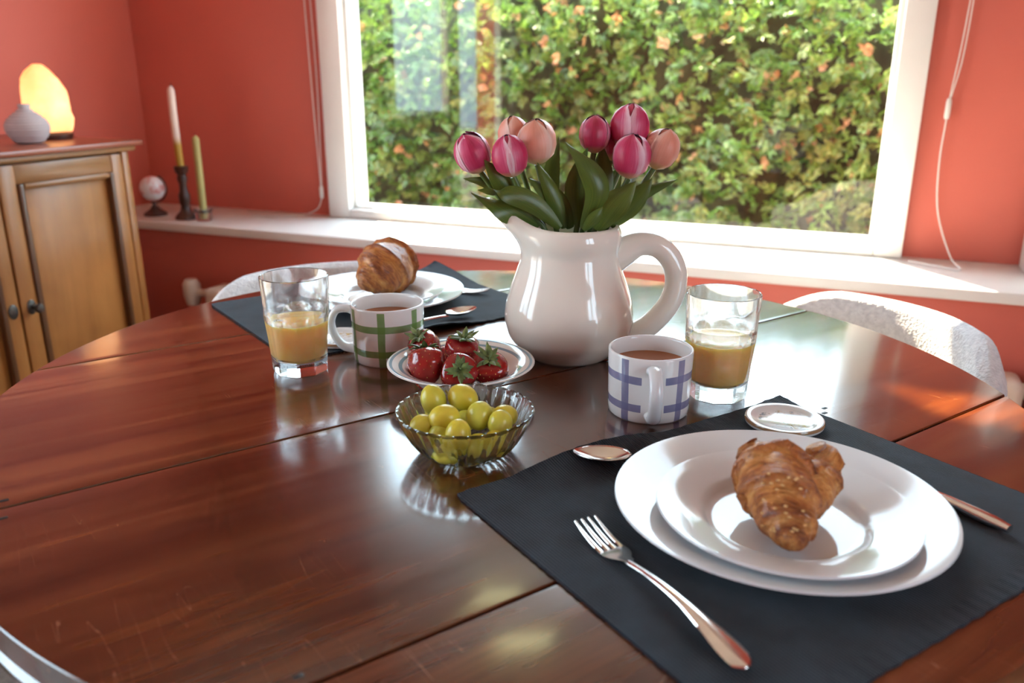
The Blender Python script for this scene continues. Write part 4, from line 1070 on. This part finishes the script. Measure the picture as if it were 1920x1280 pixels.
# --- bowls
SB = Vector((-0.398, 0.816, TZ))
o = mk('serving_bowl', *lathe([(0, 0.0), (0.036, 0.0), (0.039, 0.002), (0.042, 0.006), (0.052, 0.014), (0.062, 0.0255), (0.068, 0.0295), (0.083, 0.0342), (0.0848, 0.0356), (0.084, 0.0366), (0.081, 0.0362),
       (0.067, 0.0322), (0.0625, 0.0298), (0.052, 0.0185), (0.042, 0.0098), (0.03, 0.0072), (0, 0.0068)], 96), M['bowl'], None, loc=SB, sharp=60)
tag(o, 'white bowl with two blue rim bands holding strawberries', 'bowl')
GB = Vector((-0.323, 0.6685, TZ))
def cut_bowl():
    key_o = [(0.0, 0.001), (0.030, 0.0), (0.0385, 0.0015), (0.0455, 0.007), (0.0530, 0.017), (0.0595, 0.029), (0.064, 0.0395), (0.0660, 0.0422), (0.0668, 0.0436), (0.0658, 0.0450)]
    key_i = [(0.0640, 0.0445), (0.0612, 0.0398), (0.0565, 0.029), (0.0495, 0.0175), (0.041, 0.009), (0.030, 0.0062), (0.0, 0.0060)]
    prof = key_o + key_i
    def rf(a, r, z, k):
        if 3 <= k <= 6: return r + 0.0012 * math.cos(a * 32), z
        if 7 <= k <= 9: return r, z + 0.0005 * math.cos(a * 32)
        return r, z
    o = mk('glass_bowl', *lathe(prof, 192, rf), M['glass'], None, loc=GB, sharp=50)
    tag(o, 'fluted clear glass bowl holding green grapes', 'bowl')
cut_bowl()

# --- strawberries
def strawberry(label, u, v, z, axis, s=1.0, lobed=0.0, pale=0.0, seed=1):
    c = on(u, v, TZ + z)
    t = thing('strawberry', label, 'strawberry', c, 0, 'strawberries in the banded bowl')
    ax = Vector(axis).normalized(); ax = (RGT * ax.x + FWD * ax.y + Vector((0, 0, ax.z))).normalized()
    X = ax.cross(Vector((0.21, 0.43, 0.1))).normalized(); Y = ax.cross(X); Rm = Matrix((X, Y, ax)).transposed()
    Hh, Rr = 0.0225 * s, 0.0200 * s
    rng = random.Random(seed)
    def surf(a, q):                                  # q 0 = tip, 1 = shoulder centre
        zz = float(np.interp(q, [0, 0.08, 0.3, 0.6, 0.8, 0.92, 1.0], [-1.0, -0.94, -0.55, 0.1, 0.6, 0.82, 0.80]))
        rr = float(np.interp(q, [0, 0.08, 0.3, 0.6, 0.8, 0.92, 1.0], [0.0, 0.28, 0.72, 1.0, 0.96, 0.62, 0.0]))
        k = 1 + 0.05 * math.sin(2 * a + seed) + 0.04 * math.sin(3 * a + seed * 2) + lobed * 0.16 * math.cos(2 * a) * (1 - q * 0.3)
        return Vector((rr * Rr * k * math.cos(a), rr * Rr * k * math.sin(a), zz * Hh * (1 + 0.04 * math.sin(a * 2 + 1))))
    seeds = []
    for k in range(90):
        q = 0.06 + 0.82 * math.sqrt((k + 0.5) / 90); a = k * 2.39996 + seed
        seeds.append((q, a))
    n, m = 40, 26; V, T = [], []
    S3 = [surf(a, q) for q, a in seeds]
    for j in range(m + 1):
        for i in range(n):
            p = surf(2 * math.pi * i / n, j / m)
            dmin = min((p - x).length for x in S3)
            V.append(p * (1 - 0.045 * math.exp(-(dmin / 0.0011) ** 2))); T.append(max(0, pale * (0.3 + 0.7 * max(0, (j / m - 0.75) * 4))))
    F = []
    for j in range(m):
        for i in range(n): F.append((j * n + i, j * n + (i + 1) % n, (j + 1) * n + (i + 1) % n, (j + 1) * n + i))
    mk('flesh', [Rm @ p for p in V], F, M['straw'], t, tint=T, sharp=None)
    sd = []
    for p in S3:
        sd.append(ellipsoid(Rm @ (p * 0.975), 0.00062, 0.00062, 0.00085, 6, 4))
    mk('seeds', *join(*sd), M['seed'], t)['kind'] = 'stuff'
    lv = []
    for k in range(13):
        a = 2 * math.pi * k / 13 + rng.uniform(-0.2, 0.2); Ln = 0.016 * s * rng.uniform(0.6, 1.2); lift = rng.uniform(-0.1, 1.3)
        d = Vector((math.cos(a), math.sin(a), 0)); o_ = Vector((0, 0, Hh * 0.80))
        path = [o_, o_ + d * Ln * 0.4 + Vector((0, 0, 0.0022 + 0.003 * lift)), o_ + d * Ln * 0.75 + Vector((0, 0, 0.002 + Ln * 0.35 * lift)), o_ + d * Ln + Vector((0, 0, Ln * 0.6 * lift - 0.001))]
        Vl, Fl, _ = leafmesh(smoothpath([Rm @ p for p in path], 7), lambda q: 0.0023 * s * (0.35 + math.sin(math.pi * min(1, q * 0.75 + 0.25))) * (1 - 0.6 * q ** 3), 0.3, 0, (Rm @ d.cross(Vector((0, 0, 1)))))
        lv.append((Vl, Fl))
    lv.append(tube([Rm @ Vector((0, 0, Hh * 0.78)), Rm @ Vector((0.001, 0, Hh * 0.78 + 0.006 * s))], [0.0014, 0.0011], 6))
    mk('calyx', *join(*lv), M['calyx'], t, sharp=None)
strawberry('plump double-lobed strawberry at the front left of the banded bowl', 797, 688, 0.034, (0.0, 0.5, 0.9), 1.10, 0.9, 0.25, 1)
strawberry('strawberry at the back left behind the double-lobed one', 800, 651, 0.034, (-0.45, -0.35, 0.8), 1.0, 0.0, 0.1, 2)
strawberry('strawberry topmost in the middle with upright green cap', 866, 662, 0.036, (0.15, -0.25, 0.95), 1.06, 0.2, 0.0, 3)
strawberry('strawberry at the front centre with its leaves facing the viewer', 860, 701, 0.030, (0.15, -0.85, 0.55), 1.08, 0.1, 0.1, 4)
strawberry('strawberry at the right of the bowl near the pitcher', 918, 696, 0.029, (0.0, -0.45, 0.85), 1.06, 0.5, 0.1, 5)
strawberry('small strawberry wedged low between the others', 833, 678, 0.020, (-0.5, -0.4, 0.6), 0.82, 0.0, 0.0, 6)
strawberry('strawberry hidden low behind the middle one', 880, 668, 0.018, (0.6, 0.4, 0.5), 0.85, 0.0, 0.0, 8)

# --- grapes
def grape(label, u, v, z, r, axis, elong=1.1, stalk=False):
    c = on(u, v, TZ + z)
    t = thing('grape', label, 'grape', c, 0, 'green grapes in the fluted glass bowl')
    ax = (RGT * axis[0] + FWD * axis[1] + Vector((0, 0, axis[2]))).normalized()
    X = ax.cross(Vector((0.21, 0.43, 0.1))).normalized(); Rm = Matrix((X, ax.cross(X), ax)).transposed()
    V, F = ellipsoid((0, 0, 0), r, r, r * (elong + 0.07), 24, 16)
    mk('skin', [Rm @ p for p in V], F, M['grape'], t, sharp=None)
    if stalk:
        mk('stalk_scar', *tube([Rm @ Vector((0, 0, r * elong * 0.97)), Rm @ Vector((0.0005, 0, r * elong + 0.0012)), Rm @ Vector((0.001, 0, r * elong + 0.0024))], [0.0024, 0.0028, 0.0014], 8), M['stalk_end'], t)
G = [('yellowest large grape at the top left against the strawberry bowl', 813, 750, 0.040, 0.0128, (-0.25, 0, 1), 1.22, False),
     ('large grape at the top with a brown stalk end', 868, 746, 0.042, 0.0138, (0.75, -0.55, -0.25), 1.12, True),
     ('grape below the yellowest one, left of centre', 833, 783, 0.0385, 0.0128, (0.9, 0, 0.2), 1.12, False),
     ('grape right of centre below the stalked grape', 899, 779, 0.0385, 0.0128, (0.3, 0, 1), 1.06, False),
     ('grape touching the glass at the far left of the fluted bowl', 793, 797, 0.030, 0.0108, (1, 0, 0.1), 1.1, False),
     ('grape at the front right of the fluted bowl', 938, 794, 0.036, 0.0118, (0.1, 0, 1), 1.08, False),
     ('grape behind the front right one, against the rim', 946, 780, 0.034, 0.0112, (1, 0.2, 0), 1.1, False),
     ('grape at the front centre of the fluted bowl, half below the rim', 859, 815, 0.0345, 0.0120, (0.1, 0, 1), 1.2, False),
     ('grape low on the left seen through the glass', 824, 815, 0.024, 0.0105, (0.3, 0, 1), 1.1, False),
     ('grape at the very bottom left seen through the glass', 838, 848, 0.0175, 0.0108, (1, 0, 0.2), 1.2, False),
     ('grape at the bottom right of centre seen through the glass', 893, 837, 0.0185, 0.0118, (0.8, 0.2, 0.4), 1.15, False),
     ('grape low on the right seen through the glass', 928, 828, 0.022, 0.0105, (0.2, 0, 1), 1.1, False),
     ('small grape peeping out at the back between the top ones', 873, 788, 0.026, 0.0105, (1, 0, 0), 1.05, False),
     ('grape hidden underneath the stalked grape', 868, 775, 0.020, 0.0112, (1, 0, 0), 1.05, False),
     ('grape hidden underneath the yellowest grape', 822, 775, 0.022, 0.0112, (1, 0, 0), 1.05, False),
     ('grape hidden at the back right below the rim', 915, 782, 0.020, 0.0112, (1, 0, 0), 1.05, False)]
for g in G: grape(*g)
o = mk('grape_stalk', *tube(smoothpath([on(836, 732, TZ + 0.047), on(845, 744, TZ + 0.043), on(852, 756, TZ + 0.036), on(858, 770, TZ + 0.03)], 10), 0.0013, 8), M['stalk'])
tag(o, 'thin green grape stalk between the two top grapes', 'stalk')

# --- coasters
def coaster(label, x, y, z, ry=0):
    prof = [(0, 0.0), (0.036, 0.0), (0.0395, 0.002), (0.0405, 0.0055), (0.0395, 0.0075), (0.037, 0.0080), (0.033, 0.0068), (0.0285, 0.0052), (0.0275, 0.0046), (0, 0.0046)]
    o = mk('coaster', *lathe(prof, 64), M['coaster'], None, loc=(x, y, z), sharp=50); o.rotation_euler = (0, 0, ry)
    tag(o, label, 'coaster', 'floral ceramic coasters')
coaster('white ceramic coaster with blue flowers by the near plate', -0.0415, 0.848, MZ + 0.0004, 0.4)
coaster('ceramic coaster with an orange motif behind the green mug handle', -0.628, 0.912, TZ + 0.0035, 2.2)

# --- cutlery
def strip(path, widths, thick, crown=0.0, n=8):
    """flat bar along path (local x), widths across y"""
    m = len(path); V = []
    for k, (x, z) in enumerate(path):
        w = widths[k]
        for side in (1, -1):
            for j in range(n + 1):
                e = j / n * 2 - 1
                V.append(Vector((x, w * e, z + side * thick * 0.5 * math.sqrt(max(0.0, 1 - 0.92 * e * e)) + crown * (1 - e * e))))
    mu = 2 * (n + 1); F = []
    for k in range(m - 1):
        for j in range(n):
            a = k * mu + j; F.append((a, a + mu, a + mu + 1, a + 1))
            b = a + n + 1; F.append((b + 1, b + 1 + mu, b + mu, b))
        a = k * mu; F.append((a, a + n + 1, a + n + 1 + mu, a + mu))
        a = k * mu + n; F.append((a + mu, a + n + 1 + mu, a + n + 1, a))
    F.append(tuple(range(0, n + 1)) + tuple(range(2 * n + 1, n, -1)))
    b = (m - 1) * mu; F.append(tuple(range(b + n, b - 1, -1)) + tuple(range(b + n + 1, b + 2 * n + 2)))
    return V, F
def handle_strip(x0, x1, z0, zc, we, wn):
    m = 28; P, W = [], []
    for k in range(m):
        s = k / (m - 1); x = x0 + (x1 - x0) * s
        z = z0 + zc * math.sin(math.pi * min(1, s * 1.0)) * (1 - 0.3 * s)
        w = float(np.interp(s, [0, 0.15, 0.5, 0.85, 0.95, 0.985, 1.0], [wn * 1.15, wn, wn * 1.45, we, we * 0.97, we * 0.72, we * 0.25]))
        P.append((x, z)); W.append(w)
    return P, W
def fork(label, tip, end, z, k=1.0):
    L = (Vector(end) - Vector(tip)).length; dirv = (Vector(end) - Vector(tip)).normalized()
    t = thing('fork', label, 'fork', (tip[0], tip[1], z), math.atan2(dirv.y, dirv.x), 'table forks')     # local +X to the handle end
    P, W = handle_strip(L * 0.33, L, 0.0035, 0.007, 0.0092, 0.0030)
    mk('handle', *strip(P, W, 0.0032, 0.0008), M['silver'], t, sharp=60)
    m = 16; P, W = [], []
    for q in range(m):
        s = q / (m - 1); x = L * (0.205 + 0.135 * s)
        P.append((x, 0.0015 + 0.0040 * s ** 1.5)); W.append(float(np.interp(s, [0, 0.25, 0.5, 0.75, 1], [0.0118, 0.0116, 0.0095, 0.0052, 0.0034])))
    mk('shoulder', *strip(P, W, 0.0024, -0.001), M['silver'], t, sharp=60)
    for j in range(4):
        y0 = (-0.0093 + 0.0062 * j)
        P = [(L * 0.212 * (1 - s / 9), 0.0015 + 0.006 * (s / 9) ** 2) for s in range(10)]; W = lerp_list([0.0022, 0.0020, 0.0016, 0.0008], 10)
        V, F = strip(P, W, 0.002, 0, 4)
        mk('tine', [Vector((p.x, p.y + y0, p.z)) for p in V], [tuple(reversed(f)) for f in F], M['silver'], t, sharp=60)
def spoon(label, tip, end, z):
    L = (Vector(end) - Vector(tip)).length; dirv = (Vector(end) - Vector(tip)).normalized()
    t = thing('spoon', label, 'spoon', (tip[0], tip[1], z), math.atan2(dirv.y, dirv.x), 'dessert spoons')
    P, W = handle_strip(0.050, L, 0.0045, 0.002, 0.0080, 0.0027)
    mk('handle', *strip(P, W, 0.003, 0.0008), M['silver'], t, sharp=60)
    a, b = 0.027, 0.0165
    def bowl(off):
        def fn(u, v):
            r = v; an = 2 * math.pi * u
            x = 0.027 - a * r * math.cos(an) * (1 + 0.08 * math.cos(an)); y = b * r * math.sin(an)
            return (x, y, 0.0085 - 0.0075 * (1 - r * r) + off)
        return fn
    V1, F1 = grid(bowl(0.0008), 40, 10, True); V2, F2 = grid(bowl(0), 40, 10, True)
    V, F = join((V1, F1), (V2, [tuple(reversed(f)) for f in F2])); k = len(V1); r0 = 10 * 40
    for i in range(40): j = (i + 1) % 40; F.append((r0 + j, r0 + i, k + r0 + i, k + r0 + j))
    mk('bowl', V, F, M['silver'], t, sharp=60)
def knife(label, tip, end, z):
    L = (Vector(end) - Vector(tip)).length; dirv = (Vector(end) - Vector(tip)).normalized()
    t = thing('knife', label, 'knife', (tip[0], tip[1], z), math.atan2(dirv.y, dirv.x))
    path = [Vector((x, 0, 0.0052)) for x in np.linspace(L * 0.54, L, 20)]
    mk('handle', *tube(path, lerp_list([0.0035, 0.0048, 0.0055, 0.0062, 0.0068, 0.0068, 0.0045], 20), 14, 0.7), M['silver'], t)
    P = [(L * 0.55 * s / 19, 0.0016 + 0.003 * (s / 19) ** 3) for s in range(20)]; W = lerp_list([0.001, 0.006, 0.0085, 0.009, 0.009, 0.0075, 0.004], 20)
    mk('blade', *strip(P, W, 0.0016), M['silver'], t, sharp=60)
ft = (on(1080, 978, MZ + 0.006) + on(1114, 972, MZ + 0.006)) / 2; fe = on(1402, 1252, MZ + 0.004)
fork('silver fork on the near placemat left of the plate', (ft.x, ft.y), (fe.x, fe.y), MZ)
sp = on(1079, 850, TZ + 0.012); se = on(1330, 905, MZ + 0.004)
se = sp + Vector((math.cos(R(14)), math.sin(R(14)), 0)) * 0.150
spoon('silver spoon half hidden under the near dinner plate', (sp.x, sp.y), (se.x, se.y), MZ + 0.003)
ke = on(1893, 992, MZ + 0.005); kd = (on(1765, 933, MZ + 0.005) - ke).normalized(); kt = ke + kd * 0.19
knife('silver knife with only its handle showing right of the near plate', (kt.x, kt.y), (ke.x, ke.y), MZ)
sp = on(889, 580, MZ + 0.008); sd_ = (on(800, 604, MZ + 0.005) - sp).normalized(); se = sp + sd_ * 0.15
spoon('silver spoon lying on the far placemat behind the green mug', (sp.x, sp.y), (se.x, se.y), MZ + 0.003)
ft = on(917, 545, MZ + 0.006); fd = (on(868, 543, MZ + 0.004) - ft).normalized(); fe = ft + fd * 0.19
fork('silver fork poking out from under the far dinner plate', (ft.x, ft.y), (fe.x, fe.y), MZ + 0.001)
